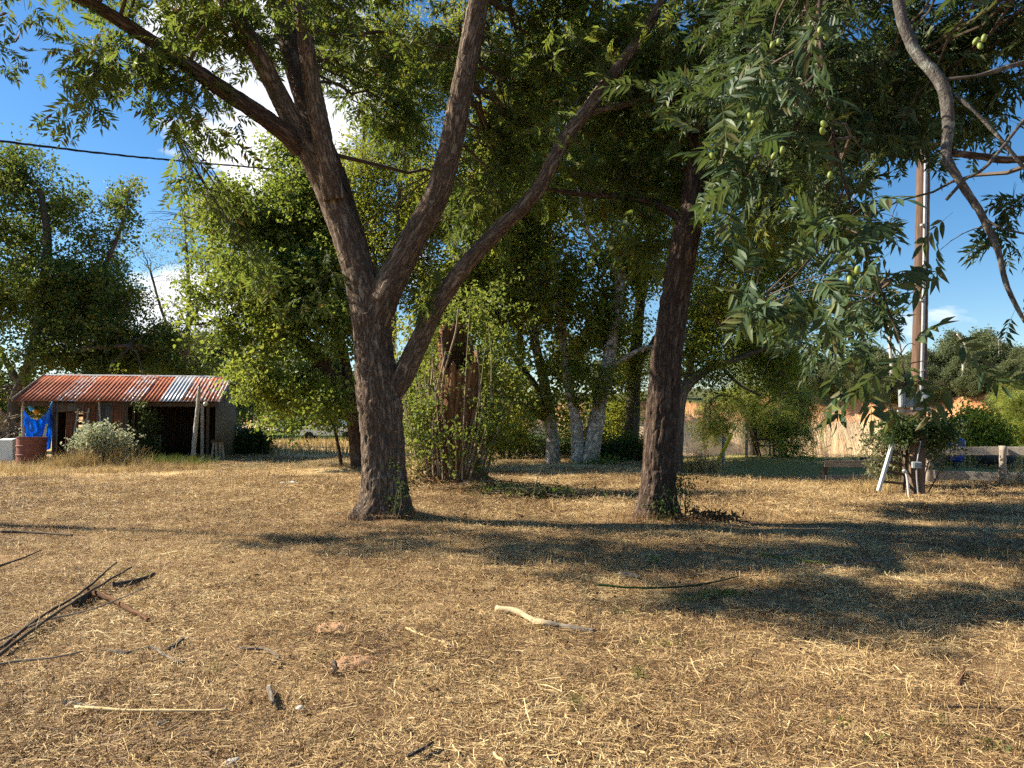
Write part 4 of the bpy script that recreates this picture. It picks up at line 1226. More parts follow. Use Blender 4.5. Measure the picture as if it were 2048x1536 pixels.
for k in range(80):
    az = rng.uniform(0, 2 * math.pi)
    L = rng.uniform(1.0, 3.6)
    if math.sin(az) < -0.35 and L > 1.5 and math.cos(az) > -0.6 and rng.random() < 0.8:
        continue
    lean = rng.uniform(0.10, 0.55) * (1 if L < 2.2 else 0.5)
    r0 = rng.uniform(0.45, 0.75)
    s = sb + np.array([r0 * math.cos(az), r0 * math.sin(az), 0.05])
    e = s + np.array([math.cos(az) * lean * L + rng.normal(0, 0.1), math.sin(az) * lean * L, L * math.sqrt(1 - min(0.8, lean ** 2))])
    c = (s + e) / 2 + np.array([math.cos(az), math.sin(az), 0]) * rng.uniform(-0.1, 0.25) * L * 0.5
    p = bez(s, c, e, 8)
    tube(w, p, np.linspace(0.018, 0.005, 8), 5, caps=False)
    for t in range(3, 8):
        for z in range(1):
            qs.append(p[t] + rng.normal(0, 0.12, 3)); ds.append(unit(rng.normal(0, 1, 3) + [0, 0, 0.1]))
for k in range(7):       # thick vine stems climbing the stump
    az = rng.uniform(2.6, 6.6)
    zs = np.linspace(0, rng.uniform(2.4, 3.6), 9)
    p = np.stack([sb[0] + (0.52 + 0.1 * rng.random()) * np.cos(az + 0.25 * np.sin(zs * 2 + k)) + 0.05 * zs, sb[1] + 0.55 * np.sin(az + 0.25 * np.sin(zs * 2 + k)), sb[2] + zs], -1)
    tube(w, catmull(p, 0.15), 0.016 * rng.uniform(0.5, 1.4), 6, caps=False)
ex = in_lobes([pl(845, 850, 15.9, 32, 75, 0.5, 1.6), pl(860, 730, 16.2, 35, 60, 0.4, 0.5), pl(985, 850, 16.3, 55, 60, 0.6, 0.8), pl(985, 720, 16.6, 70, 70, 0.8), pl(870, 640, 16.8, 70, 50, 0.7, 0.8), pl(960, 620, 16.8, 80, 60, 0.8, 0.8)], 300)
qs = np.vstack([np.array(qs), ex])
ds = np.vstack([np.array(ds), unit(rng.normal(0, 1, (len(ex), 3)))])
leaves(lf, qs, ds, VINE, 2, (0.8, 1.4), 0.35, 0.08)
tag(w.obj('shoots', M['twig_pale'], st), kind='stuff')
tag(lf.obj('leaves', M['leaf_shoot'], st), kind='stuff')
# litter heaped against its left side
a = Acc()
g = P(845, 975, 15.9)
for k in range(900):
    r_, az = abs(rng.normal(0, 0.5)), rng.uniform(0, 2 * math.pi)
    x, y = g[0] + r_ * math.cos(az), g[1] + r_ * math.sin(az) * 0.7
    z = float(H(x, y)) + rng.uniform(0, 1) * 0.55 * math.exp(-r_ * r_ / 0.3)
    tv, tf = leaflet(rng.uniform(0.10, 0.32), rng.uniform(0.012, 0.05), 0, 0.3)
    scatter(a, tv, tf, np.array([[x, y, z]]), rng.normal(0, 1, (1, 3)) * [1, 1, 0.5], rng.normal(0, 1, (1, 3)), np.ones(1))
tag(a.obj('litter', M['dry_stalk'], st), kind='stuff')


# ------------------------------------------------------------------ shrubs
def shrub(name, label, base, lobes, leafm, temps, n_stem, n_tw, per, size=(0.8, 1.2), group=None, droop=0.1, twig='twig', jit=0.1, cat='shrub', tw_r=0.004):
    t = thing(name, label, cat, base, 0, group)
    b_ = np.array(base)
    w, f = Acc(), Acc()
    pts = np.array([b_ + [rng.normal(0, 0.12), rng.normal(0, 0.12), 0.02] for _ in range(6)])
    q, d = grow(pts, lobes, n_stem, n_tw, w, tw_r, 0.006)
    leaves(f, q, d, temps, per, size, droop, jit)
    tag(w.obj('stems', M[twig], t), kind='stuff')
    tag(f.obj('leaves', M[leafm], t), kind='stuff')
    return t


shrub('shrub', 'dark round shrub beside the back corner of the shed', base_of(512, 912, 33.5), [pl(512, 885, 33.5, 32, 26, 0.9), pl(490, 890, 33.7, 20, 22, 0.7)], 'leaf_dark', BROAD, 30, 350, 3, (0.7, 1.0))
shrub('flowering_shrub', 'pale whitish leaved bush standing in dry weeds before the shed', base_of(205, 922, 25.5), [pl(175, 876, 25.5, 28, 20, 0.5), pl(215, 870, 25.5, 38, 20, 0.6, 1.2), pl(240, 880, 25.5, 20, 18, 0.4), pl(160, 893, 25.4, 14, 12, 0.3, 0.5)], 'leaf_white', VINE, 30, 200, 2, (0.9, 1.5), None, -0.2, 'twig_pale')
shrub('vine_shrub', 'dark leafy climber growing up in front of the open shed bay', base_of(292, 918, 27.2), [pl(292, 860, 27.2, 11, 50, 0.3), pl(285, 812, 27.2, 16, 10, 0.3, 0.6), pl(300, 895, 27.2, 20, 14, 0.3)], 'leaf_dark', VINE, 14, 75, 2, (0.9, 1.5))
shrub('shrub', 'sunlit round bush behind the right fence rails', base_of(1955, 925, 30), [pl(1958, 855, 30, 38, 42, 0.9), pl(1935, 870, 29.6, 25, 35, 0.7), pl(1985, 880, 29.8, 22, 22, 0.6)], 'leaf_shrub', BROAD, 40, 520, 3, (0.8, 1.1))
shrub('feathery_shrub', 'tall feathery green bush at the right edge below the bluff', base_of(2035, 925, 34), [pl(2035, 815, 34, 26, 38, 0.9), pl(2045, 865, 34, 40, 40, 1.1), pl(2015, 880, 34, 24, 24, 0.8)], 'leaf_feather', FEAT, 40, 500, 3, (1.0, 1.4), None, 0.3)
shrub('grey_shrub', 'grey green scrub growing round the foot of the utility pole', base_of(1795, 962, 17.8), [pl(1770, 895, 17.4, 50, 40, 0.5), pl(1840, 870, 17.6, 60, 40, 0.6, 1.1), pl(1790, 935, 17.4, 40, 22, 0.4, 0.6), pl(1880, 880, 17.8, 30, 30, 0.4)], 'leaf_grey', VINE, 16, 460, 2, (0.7, 1.1), None, 0.1, 'twig_pale')
shrub('climber', 'dark vine leaves wrapped round the utility pole below the meter', base_of(1826, 985, 15.5), [pl(1826, 856, 15.6, 34, 22, 0.3), pl(1872, 850, 15.7, 36, 22, 0.3, 0.7), pl(1795, 850, 15.8, 24, 16, 0.3, 0.6)], 'leaf_dark', VINE, 4, 200, 3, (0.7, 1.1), None, 0.3)
shrub('shrub', 'low dark undergrowth at the foot of the ivy clad tree', base_of(1255, 925, 25), [pl(1245, 905, 25, 45, 28, 0.9), pl(1285, 915, 25, 25, 18, 0.6, 0.7)], 'leaf_dark', SMALL, 30, 300, 3, (0.9, 1.3))
shrub('climber', 'small leafy creeper on the right foot of the leaning dark pecan', base_of(1352, 1035, 11.7), [pl(1360, 975, 11.7, 15, 45, 0.15), pl(1325, 1010, 11.45, 35, 35, 0.08, 0.7)], 'leaf_dark', VINE, 10, 48, 2, (0.4, 0.7), None, 0.2, jit=0.05)
shrub('climber', 'sparse green creeper clinging to the foot of the thick pecan', base_of(795, 1032, 11.4), [pl(800, 950, 11.4, 22, 50, 0.1, 0.6), pl(790, 1015, 11.35, 28, 16, 0.08, 0.6)], 'leaf_dark', VINE, 8, 20, 2, (0.35, 0.6), None, 0.2, jit=0.05)
shrub('shrub', 'low dense thicket in the shade behind the short pale trunk', base_of(1060, 922, 33), [pl(1060, 895, 33, 60, 22, 1.2), pl(1130, 890, 33, 50, 22, 1.2, 0.8), pl(1220, 885, 32, 40, 28, 1.0, 0.8)], 'leaf_dark', SMALL, 30, 260, 3, (1.0, 1.5))
shrub('shrub', 'light green undergrowth between the broken stump and the pale trunks', base_of(1010, 925, 29), [pl(1000, 850, 29, 50, 50, 1.0, 0.8), pl(960, 870, 29, 30, 40, 0.8, 0.6), pl(1050, 840, 30, 40, 40, 0.8, 0.5)], 'leaf_syc', SMALL, 30, 230, 3, (1.0, 1.5))
shrub('shrub', 'light green undergrowth right behind the forked pale tree', base_of(1215, 925, 29), [pl(1225, 840, 29, 35, 50, 1.0, 0.8), pl(1140, 845, 30, 30, 40, 0.8, 0.5)], 'leaf_syc', SMALL, 26, 170, 3, (1.0, 1.5))
shrub('shrub', 'sunlit green weeds at the foot of the forked pale tree', base_of(1185, 945, 22.6), [pl(1200, 938, 22.6, 45, 10, 0.5), pl(1150, 944, 22.6, 25, 7, 0.4, 0.6)], 'leaf_shoot', VINE, 20, 120, 2, (0.7, 1.2), None, -0.3)


# ------------------------------------------------------------------ far woods
def wood_mesh(seed, tall, wide, mat, bare=False):
    """a whole small tree at the origin: trunk and crown meshes"""
    r = np.random.default_rng(seed)
    a = Acc()
    p = np.array([[0, 0, -0.5], [r.normal(0, 0.1), 0, tall * 0.3], [r.normal(0, 0.25), r.normal(0, 0.2), tall * 0.65], [r.normal(0, 0.3), 0, tall * 0.95]])
    tube(a, catmull(p, 0.4), np.linspace(0.13, 0.03, len(catmull(p, 0.4))), 6, caps=False)
    f = Acc()
    lob = []
    for k in range(7):
        z = tall * r.uniform(0.30, 0.92)
        sc = 1.15 - 0.6 * (z / tall)
        an = r.uniform(0, 6.28)
        lob.append((np.array([math.cos(an) * wide * 0.28 * sc, math.sin(an) * wide * 0.28 * sc, z]), np.array([wide * 0.30 * sc, wide * 0.30 * sc, tall * 0.13]), 1.0))
    q, d = grow(catmull(p, 0.3)[4:], lob, 22, 40 if bare else 200, a, 0.012, 0.012, sides=(4, 3))
    if not bare:
        leaves(f, q, d, TUFT, 2, (0.8, 1.2), 0.1, 0.25)
    return a.mesh('trunk', M['bark_dead' if bare else 'bark_grey'], True, True), (None if bare else f.mesh('crown', M[mat]))


HILL = [wood_mesh(s, t, w_, 'leaf_hill') for s, t, w_ in ((1, 5.5, 4.6), (2, 6.5, 4.2), (3, 4.8, 5.0), (4, 7.2, 4.0))]


def hill_tree(x, y, z, k, sc, group, label, name='hill_tree', cat='tree'):
    t = thing(name, label, cat, (x, y, z), rng.uniform(0, 6.28), group)
    t.scale = (sc, sc, sc * rng.uniform(0.9, 1.15))
    for me, nm_ in zip(HILL[k], ('trunk', 'crown')):
        o = bpy.data.objects.new(nm_, me)
        COL.objects.link(o)
        o.parent = t
        if nm_ == 'crown':
            o['kind'] = 'stuff'
    return t


n = 0
for row, (t_, sc) in enumerate(((0.93, 0.42), (1.0, 0.6), (1.04, 0.72), (1.10, 0.82), (1.18, 0.95))):
    for k in range(30):
        px = 1540 + 560 * (k + rng.uniform(0, 0.9)) / 30
        x = (px - 1024) / FPX * 100
        for _ in range(4):          # settle on the slanting bluff line
            x = (px - 1024) / FPX * float(bluff_point(np.array([x]), np.array([t_]))[0][0])
        y, z = bluff_point(np.array([x]), np.array([t_]))
        hill_tree(x, float(y[0]), float(z[0]) - 0.1, int(rng.integers(0, 4)), sc * rng.uniform(0.8, 1.15), 'green trees along the bluff top', ('low bushy tree on the lip of the bluff ', 'small tree in the front row on the bluff ', 'green tree in the second row on the bluff ', 'green tree in the third row on the bluff ', 'tall tree of the hindmost row on the skyline ')[row] + ('left of the thin dead trunk' if px < 1775 else 'between pole and white snag' if px < 1925 else 'between white snag and leafless tree' if px < 2003 else 'right of the leafless tree'))
for k in range(14):
    x = rng.uniform(-55, 32)
    t_ = rng.choice([1.03, 1.1, 1.2])
    y, z = bluff_point(np.array([x]), np.array([t_]))
    hill_tree(x, float(y[0]), float(z[0]) - 0.1, int(rng.integers(0, 4)), rng.uniform(0.9, 1.4), 'green trees along the bluff top', 'far green tree on the bluff glimpsed between the nearer trunks')
# scrub on the face of the bluff
for px, t_, sc in ((1500, 0.72, 0.45), (1545, 0.8, 0.5), (1600, 0.86, 0.4), (1700, 0.85, 0.5), (1760, 0.9, 0.5), (1870, 0.35, 0.45), (1985, 0.7, 0.42), (2035, 0.8, 0.5), (2060, 0.55, 0.6), (1940, 0.5, 0.35), (1580, 0.92, 0.5), (1660, 0.95, 0.45)):
    x = (px - 1024) / FPX * 95
    for _ in range(4):
        x = (px - 1024) / FPX * float(bluff_point(np.array([x]), np.array([t_]))[0][0])
    y, z = bluff_point(np.array([x]), np.array([t_]))
    hill_tree(x, float(y[0]), float(z[0]) - 0.3, int(rng.integers(0, 4)), sc, 'scrub bushes on the bluff face', 'small scrub bush clinging to the face of the orange bluff', 'scrub_bush', 'bush')
# trees at the far side of the field, left
for px, Y, sc in ((470, 62, 1.0), (500, 70, 1.1), (545, 76, 1.0), (585, 80, 1.1), (520, 84, 1.3), (640, 84, 1.2), (680, 78, 1.1), (720, 70, 1.1), (440, 66, 1.2), (400, 60, 1.1), (760, 80, 1.2), (820, 74, 1.1), (880, 78, 1.1), (330, 58, 1.2), (940, 70, 1.1)):
    x = (px - 1024) / FPX * Y
    lab_ = {470: 'just right of the shed gable', 500: 'above the dark shrub by the shed', 545: 'above the pale stone heap', 585: 'behind the small lone tree', 520: 'tallest, left of the stone heap', 640: 'right of the red machine', 680: 'above the white car', 720: 'behind the leaning tree trunk',
            440: 'behind the shed gable peak', 400: 'above the right end of the shed roof', 760: 'hidden by the thick pecan trunk', 820: 'left of the broken stump', 880: 'behind the broken stump', 330: 'above the middle of the shed roof', 940: 'right of the broken stump'}[px]
    hill_tree(x, Y, float(H(x, Y)) - 0.1, int(rng.integers(0, 4)), sc, 'trees at the far side of the field', 'tree across the field, ' + lab_)
x = (598 - 1024) / FPX * 58
hill_tree(x, 58, float(H(x, 58)), 2, 0.55, None, 'small lone tree with a thin trunk on the green field')

# dead snags and a leafless tree on the bluff
def snag(name, label, px, pts, w):
    x = (px - 1024) / FPX * 95
    for _ in range(4):
        x = (px - 1024) / FPX * float(bluff_point(np.array([x]), np.array([1.0]))[0][0])
    y, z = bluff_point(np.array([x]), np.array([1.0]))
    t = thing(name, label, 'dead tree', (x, float(y[0]), float(z[0])))
    for i, pp in enumerate(pts):
        limb('trunk' if i == 0 else 'limb', [(p[0], p[1], float(y[0]), w * (1 - 0.6 * k / len(pp)) * (1 if i == 0 else 0.6)) for k, p in enumerate(pp)], M['bark_dead'], t, 8, 0.3, 0.1)
snag('dead_snag', 'bare white dead trunk with a crooked top above the bluff', 1927, [[(1926, 760), (1927, 722), (1929, 702), (1931, 690), (1922, 678), (1914, 668)], [(1930, 697), (1924, 694), (1917, 692)]], 6)
snag('dead_snag', 'tall thin dead trunk on the skyline left of the pole', 1781, [[(1783, 780), (1783, 730), (1780, 690), (1778, 650), (1771, 635)], [(1779, 660), (1784, 645)]], 8)
t = thing('bare_tree', 'leafless grey tree among the green ones on the skyline', 'tree', (0, 0, 0))
me_b, _ = wood_mesh(9, 7.5, 6.0, 'leaf_hill', True)
x = (2003 - 1024) / FPX * 95
for _ in range(4):
    x = (2003 - 1024) / FPX * float(bluff_point(np.array([x]), np.array([1.08]))[0][0])
y, z = bluff_point(np.array([x]), np.array([1.08]))
t.location = (x, float(y[0]), float(z[0]))
t.scale = (0.85, 0.85, 0.85)
o = bpy.data.objects.new('trunk', me_b)
COL.objects.link(o)
o.parent = t

# ------------------------------------------------------------------ the shed (its own space: x along the front, 0 at the right corner, y to the back)
SH = np.array([-10.96, 28.0, float(H(-12, 28))])
SA = math.atan2(0.2, 0.98)
shed = thing('shed', 'old open fronted shed with a rusty corrugated iron roof', 'shed', tuple(SH), SA)
LOCAL.add(shed.name)
SR = rotz(SA)
def shp(px, py, yl):
    """shed-space point where the photo ray meets the plane y = yl"""
    o = (CAM - SH) @ SR
    dd = (P(px, py, 10.0) - CAM) @ SR
    return o + dd * ((yl - o[1]) / dd[1])
SL, SD, EAVE, RIDGE = 6.4, 5.0, 2.22, 3.2
rise = RIDGE - EAVE


def corrugated(acc, o, ux, uy, w, L, pitch=0.13, depth=0.02, bend=0.0, tilt=0.0, n_len=4):
    """a corrugated sheet from corner o, w across ux, L along uy"""
    m = max(6, int(w / pitch * 6))
    s = np.linspace(0, w, m)
    t = np.linspace(0, L, n_len)
    ux, uy = unit(np.asarray(ux, float)), unit(np.asarray(uy, float))
    nn = np.cross(ux, uy)
    S, T = np.meshgrid(s, t)
    hgt = depth * np.sin(S / pitch * 2 * math.pi) + bend * np.sin(math.pi * T / L) + tilt * S
    v = np.asarray(o) + S[..., None] * ux + T[..., None] * uy + hgt[..., None] * nn
    sheet_v(acc, v)


def sheet_v(acc, v, thick=0.0):
    n, m = v.shape[:2]
    i = np.arange(n - 1)[:, None] * m
    j = np.arange(m - 1)[None, :]
    f = np.stack([i + j, i + j + 1, i + m + j + 1, i + m + j], -1).reshape(-1, 4)
    acc.add(v.reshape(-1, 3), f)


def solid(o, t=0.002):
    md = o.modifiers.new('thickness', 'SOLIDIFY')
    md.thickness = t
    md.offset = 0
    return o


# roof: one group of sheets on each slope
roof = bpy.data.objects.new('roof', None)
COL.objects.link(roof)
roof.parent = shed
LOCAL.add(roof.name)
WORLD_INV[roof.name] = Matrix()
slope = math.hypot(SD / 2 + 0.25, rise + 0.1)
mats_front = ['rust_heavy', 'rust_heavy', 'rust_mid', 'rust_heavy', 'rust_heavy', 'rust_mid', 'rust_heavy', 'rust_light', 'rust_mid', 'rust_mid']
nS = len(mats_front)
wS = (SL + 0.45) / nS
for side in (0, 1):
    for k in range(nS):
        x0 = -SL - 0.25 + k * wS
        a = Acc()
        dz = rng.uniform(-0.006, 0.006) + (0.008 if k % 2 else 0)
        ov = rng.uniform(-0.03, 0.05)
        if side == 0:
            d_ = np.array([0, SD / 2 + 0.25, rise + 0.1])
            o_ = np.array([x0, -0.25 - ov * 0.9, EAVE - 0.06 + dz - ov * 0.3])
        else:
            d_ = np.array([0, -(SD / 2 + 0.25), rise + 0.1])
            o_ = np.array([x0, SD + 0.25, EAVE - 0.06 + dz])
        corrugated(a, o_, (1, 0, 0), d_, wS + 0.06, slope + (ov if side == 0 else 0) - 0.02, bend=rng.uniform(-0.01, 0.01))
        oo = a.obj('roof_sheet', M[mats_front[k] if side == 0 else 'rust_heavy'], roof, smooth=True)
        solid(oo)
        if side == 0 and mats_front[k] == 'rust_light':
            oo['label'] = 'brighter galvanised sheet among the rusty ones'
a = Acc()
for s in (-1, 1):
    board(a, (-SL - 0.28, SD / 2 + s * 0.07, RIDGE + 0.045 - 0.012), (0.22, SD / 2 + s * 0.07, RIDGE + 0.045 - 0.012), 0.15, 0.004, up=(0, 0.9 * s, -0.38))
a.obj('ridge_cap', M['zinc'], roof)
a = Acc()
board(a, (0.2, -0.27, EAVE - 0.02), (0.2, SD / 2, RIDGE + 0.03), 0.12, 0.02)
a.obj('barge_board', M['white_paint'], roof)
a = Acc()
board(a, (0.2, SD + 0.27, EAVE - 0.02), (0.2, SD / 2, RIDGE + 0.03), 0.12, 0.02)
a.obj('barge_board', M['wood_dark'], roof)
a = Acc()
board(a, (-SL - 0.24, -0.27, EAVE - 0.02), (-SL - 0.24, SD / 2, RIDGE + 0.03), 0.12, 0.02)
a.obj('barge_board', M['wood_grey'], roof)
for yy in (0.0, SD):
    a = Acc()
    board(a, (-SL - 0.1, yy, EAVE - 0.16), (0.05, yy, EAVE - 0.16), 0.14, 0.05)
    a.obj('eave_beam', M['wood_dark'], roof)
for k in range(6):
    a = Acc()
    x = -SL + 0.05 + k * (SL - 0.05) / 5
    board(a, (x, 0.05, EAVE - 0.10), (x, SD / 2, RIDGE - 0.09), 0.09, 0.04)
    board(a, (x, SD - 0.05, EAVE - 0.10), (x, SD / 2, RIDGE - 0.09), 0.09, 0.04)
    a.obj('rafter', M['wood_dark'], roof)

# right end wall: vertical sheets following the gable
for k in range(7):
    w_ = SD / 7
    y0 = k * w_
    ym = [y0, y0 + w_]
    a = Acc()
    m = 40
    ys = np.linspace(y0, y0 + w_ + 0.03, m)
    top = EAVE - 0.1 + rise * (1 - np.abs(np.clip(ys, 0, SD) - SD / 2) / (SD / 2)) - 0.02
    v = np.stack([np.stack([0.03 + 0.008 * np.sin(ys / 0.09 * 2 * math.pi), ys, 0 * ys - 0.05 + rng.uniform(0, 0.03)], -1),
                  np.stack([0.03 + 0.008 * np.sin(ys / 0.09 * 2 * math.pi), ys, top * 0.5], -1), np.stack([0.03 + 0.008 * np.sin(ys / 0.09 * 2 * math.pi), ys, top], -1)])
    sheet_v(a, v)
    solid(a.obj('wall_sheet', M['sheet_green'], shed, smooth=True))
# back wall and left wall
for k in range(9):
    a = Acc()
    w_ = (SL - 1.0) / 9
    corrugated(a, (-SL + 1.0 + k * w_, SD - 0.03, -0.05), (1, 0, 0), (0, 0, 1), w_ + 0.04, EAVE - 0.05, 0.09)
    solid(a.obj('wall_sheet', M['sheet_inner_shade'], shed, smooth=True))
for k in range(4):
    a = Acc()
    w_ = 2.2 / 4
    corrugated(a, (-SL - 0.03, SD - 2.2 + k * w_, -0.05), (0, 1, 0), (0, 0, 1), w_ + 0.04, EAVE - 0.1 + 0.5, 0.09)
    solid(a.obj('wall_sheet', M['sheet_inner_shade'], shed, smooth=True))
# slats across the open back-left bay
for k in range(5):
    a = Acc()
    z = 0.35 + 0.33 * k
    board(a, (-SL, SD, z), (-SL + 1.0, SD, z + 0.02), 0.12, 0.025)
    a.obj('slat', M['wood_dark'], shed)


def fx(px):
    return float(shp(px, 850, 0)[0])


# front: metal sheets over the middle, a doorway, an open bay to the right
zs = lambda py, px, yl=0: float(shp(px, py, yl)[2])
xA, xB, xC = fx(108), fx(166), fx(252)
for k in range(2):
    a = Acc()
    corrugated(a, (xA + k * (xB - xA) / 2, -0.03, zs(824, 135) + 0.02 * k), (1, 0, 0), (0, 0, 1), (xB - xA) / 2 + 0.03, EAVE - 0.12 - zs(824, 135), 0.09)
    solid(a.obj('front_sheet', M['sheet_wall'], shed, smooth=True))
for k in range(3):
    a = Acc()
    corrugated(a, (xB + k * (xC - xB) / 3, -0.02 - 0.012 * (k % 2), -0.03), (1, 0, 0), (0, 0, 1), (xC - xB) / 3 + 0.03, EAVE - 0.1 + 0.03 * (k % 2), 0.09)
    solid(a.obj('front_sheet', M[('sheet_rusty', 'sheet_wall', 'sheet_rusty')[k]], shed, smooth=True))
a = Acc()
corrugated(a, (fx(133), -0.06, 0.02), (1, 0, 0), (0, 0, 1), fx(158) - fx(133), zs(826, 145), 0.06)
o = solid(a.obj('door_panel', M['sheet_rusty'], shed, smooth=True))
o['label'] = 'brown ribbed panel leaning beside the dark doorway'
a = Acc()
corrugated(a, (fx(106), -0.02, 0.0), (1, 0, 0), (0, 0, 1), fx(116) - fx(106), EAVE - 0.12, 0.09)
solid(a.obj('front_sheet', M['sheet_wall'], shed, smooth=True))
for px, w_, top_py, lean, mt in ((108, 0.09, 800, 0, 'wood_dark'), (252, 0.1, 800, 0.02, 'wood_dark'), (406, 0.11, 802, -0.03, 'wood_grey'), (416, 0.10, 802, 0, 'wood_dark')):
    a = Acc()
    x = fx(px)
    board(a, (x, 0.0, -0.1), (x + lean, 0.0, EAVE - 0.1), w_, w_, up=(1, 0, 0))
    a.obj('post', M[mt], shed)
a = Acc()
tube(a, catmull([shp(47, 935, 0.02), shp(47, 880, 0.02), shp(46, 830, 0.02), shp(46, 799, 0.02)], 0.1), 0.055, 10, disp=bark_disp(0.12, 20))
a.obj('post', M['bark_dead'], shed, smooth=True, bark=True)
for x, y in ((-SL + 1.0, SD), (-3.2, SD), (-0.1, SD), (-3.4, SD / 2), (-SL, SD)):
    a = Acc()
    board(a, (x, y - 0.08, -0.1), (x, y - 0.08, EAVE - 0.1 + (rise if y < SD else 0)), 0.1, 0.1, up=(1, 0, 0))
    a.obj('post', M['wood_dark'], shed)
a = Acc()
tube(a, catmull([shp(198, 797, -0.12), shp(199, 820, -0.14), shp(201, 850, -0.16), shp(202, 915, -0.2)], 0.1), np.linspace(0.035, 0.028, len(catmull([shp(198, 797, -0.12), shp(199, 820, -0.14), shp(201, 850, -0.16), shp(202, 915, -0.2)], 0.1))), 8)
o = a.obj('prop_pole', M['bark_dead'], shed, smooth=True, bark=True)
# small pale bracket lamp under the eave corner
a = Acc()
lathe(a, [(0.0, 0.10), (0.03, 0.10), (0.09, 0.02), (0.10, 0.0), (0.02, 0.01)], shp(412, 808, -0.32), 14, axes_rot((0.3, -0.2, 0.9)))
board(a, shp(413, 803, -0.28), shp(413, 803, 0.0), 0.02, 0.02)
a.obj('eave_lamp', M['white_paint'], shed, smooth=True)

# what stands inside and in front of it
def wpt(px, py, yl):
    return SR @ shp(px, py, yl) + SH


def ladder(name, label, a0, a1, b0, b1, n, mat, rail=0.045, rung=0.03, first=0.12, last=0.92, mat2=None):
    t = thing(name, label, 'ladder', tuple(np.minimum(np.asarray(a0), np.asarray(b0))))
    for p, q, m_ in ((a0, a1, mat), (b0, b1, mat2 or mat)):
        a = Acc()
        board(a, p, q, rail * 1.5, rail, up=(0.0, 1.0, 0.05))
        a.obj('rail', m_, t)
    for k in range(n):
        f_ = first + (last - first) * k / (n - 1)
        a = Acc()
        board(a, np.asarray(a0) * (1 - f_) + np.asarray(a1) * f_, np.asarray(b0) * (1 - f_) + np.asarray(b1) * f_, rung, rung)
        a.obj('rung', mat2 or mat, t)
    return t


ladder('ladder', 'weathered wooden ladder leaning on the shed front behind the pale bush', wpt(141, 915, -0.55), wpt(157, 817, -0.10), wpt(163, 915, -0.55), wpt(178, 817, -0.10), 6, M['wood_grey'])
ladder('ladder', 'small dim ladder standing inside the dark shed bay', wpt(308, 905, 1.2), wpt(310, 870, 1.5), wpt(320, 905, 1.2), wpt(321, 868, 1.5), 5, M['wood_grey'], 0.03, 0.02)
# leaning log with a yellow foot
t = thing('leaning_log', 'thin bare log pole standing before the open bay, yellow at its foot', 'pole', tuple(wpt(384, 932, -0.9)))
c = [wpt(384, 934, -0.9), wpt(388, 890, -0.85), wpt(392, 850, -0.8), wpt(396, 810, -0.75), wpt(399, 773, -0.7)]
c = np.array([np.append(p, r_) for p, r_ in zip(c, (0.085, 0.08, 0.075, 0.068, 0.055))])
c = catmull(c, 0.08)
a = Acc()
tube(a, c[:, :3], c[:, 3], 14, True, bark_disp(0.14, 12))
a.obj('pole', M['bark_dead'], t, smooth=True, bark=True)
a = Acc()
lathe(a, [(0.0, 0.0), (0.16, 0.0), (0.17, 0.06), (0.16, 0.26), (0.12, 0.33), (0.10, 0.34)], wpt(384, 931, -0.9), 16)
a.obj('yellow_foot', M['orange'], t, smooth=True)
# rough sawhorse stand against the end wall
t = thing('sawhorse', 'small rough wooden stand in front of the shed end wall', 'stand', tuple(wpt(432, 925, -0.3)))
q0 = wpt(424, 922, -0.3); q1 = wpt(444, 920, -0.1)
a = Acc(); board(a, q0 + [-0.05, 0, 0.72], q1 + [0.1, 0, 0.72], 0.10, 0.14); a.obj('top_board', M['wood_dark'], t)
for f_, dx in ((0.15, -0.1), (0.35, 0.02), (0.75, 0.0), (0.92, 0.1)):
    a = Acc(); p = q0 * (1 - f_) + q1 * f_; board(a, p + [dx, 0.05, -0.05], p + [0, 0, 0.70], 0.07, 0.05, up=(1, 0, 0)); a.obj('leg', M['wood_grey'], t)
# drum of rust
def tank():
    t = thing('rusty_tank', 'big rust brown steel tank standing in dry weeds at the left edge', 'tank', tuple(G(62, 930)))
    b_ = np.array(t.location)
    r_, h_ = 0.44, 0.92
    a = Acc()
    prof = [(0.0, -0.05), (r_, -0.05), (r_, 0.30), (r_ + 0.018, 0.315), (r_ + 0.018, 0.345), (r_, 0.36), (r_, 0.60), (r_ + 0.018, 0.615), (r_ + 0.018, 0.645), (r_, 0.66), (r_, h_ - 0.03), (r_ + 0.015, h_ - 0.02), (r_ + 0.015, h_), (r_ - 0.02, h_), (r_ - 0.02, h_ - 0.04), (0.0, h_ - 0.03)]
    lathe(a, prof, b_, 40)
    a.obj('body', M['rust_tank'], t, smooth=False)
    a = Acc(); lathe(a, [(0, 0), (0.05, 0), (0.05, 0.03), (0, 0.03)], b_ + [0.2, -0.1, h_ - 0.03], 12); a.obj('bung', M['rust_tank'], t)
tank()
# pale stack of blocks, white sheet, stone
t = thing('block_stack', 'pale stack of concrete slabs beside the rusty tank', 'blocks', tuple(G(22, 922)))
b_ = np.array(t.location)
for k in range(6):
    a = Acc()
    box(a, b_ + [rng.normal(0, 0.02), rng.normal(0, 0.02), 0.05 + 0.115 * k], (0.62, 0.4, 0.105), rotz(rng.normal(0, 0.06) + 0.1), 0.012)
    a.obj('slab', M['concrete'], t)
t = Acc()
box(t, G(2, 925) + [0, 0.35, 0.42], (0.5, 0.4, 0.85), rotz(0.15) @ np.array([[1, 0, 0], [0, 0.99, -0.1], [0, 0.1, 0.99]]), 0.02)
tag(t.obj('white_bin', M['white_plastic'], origin=G(2, 925) + [0, 0.35, 0.42]), 'pale greenish box at the extreme left edge behind the slabs', 'box')
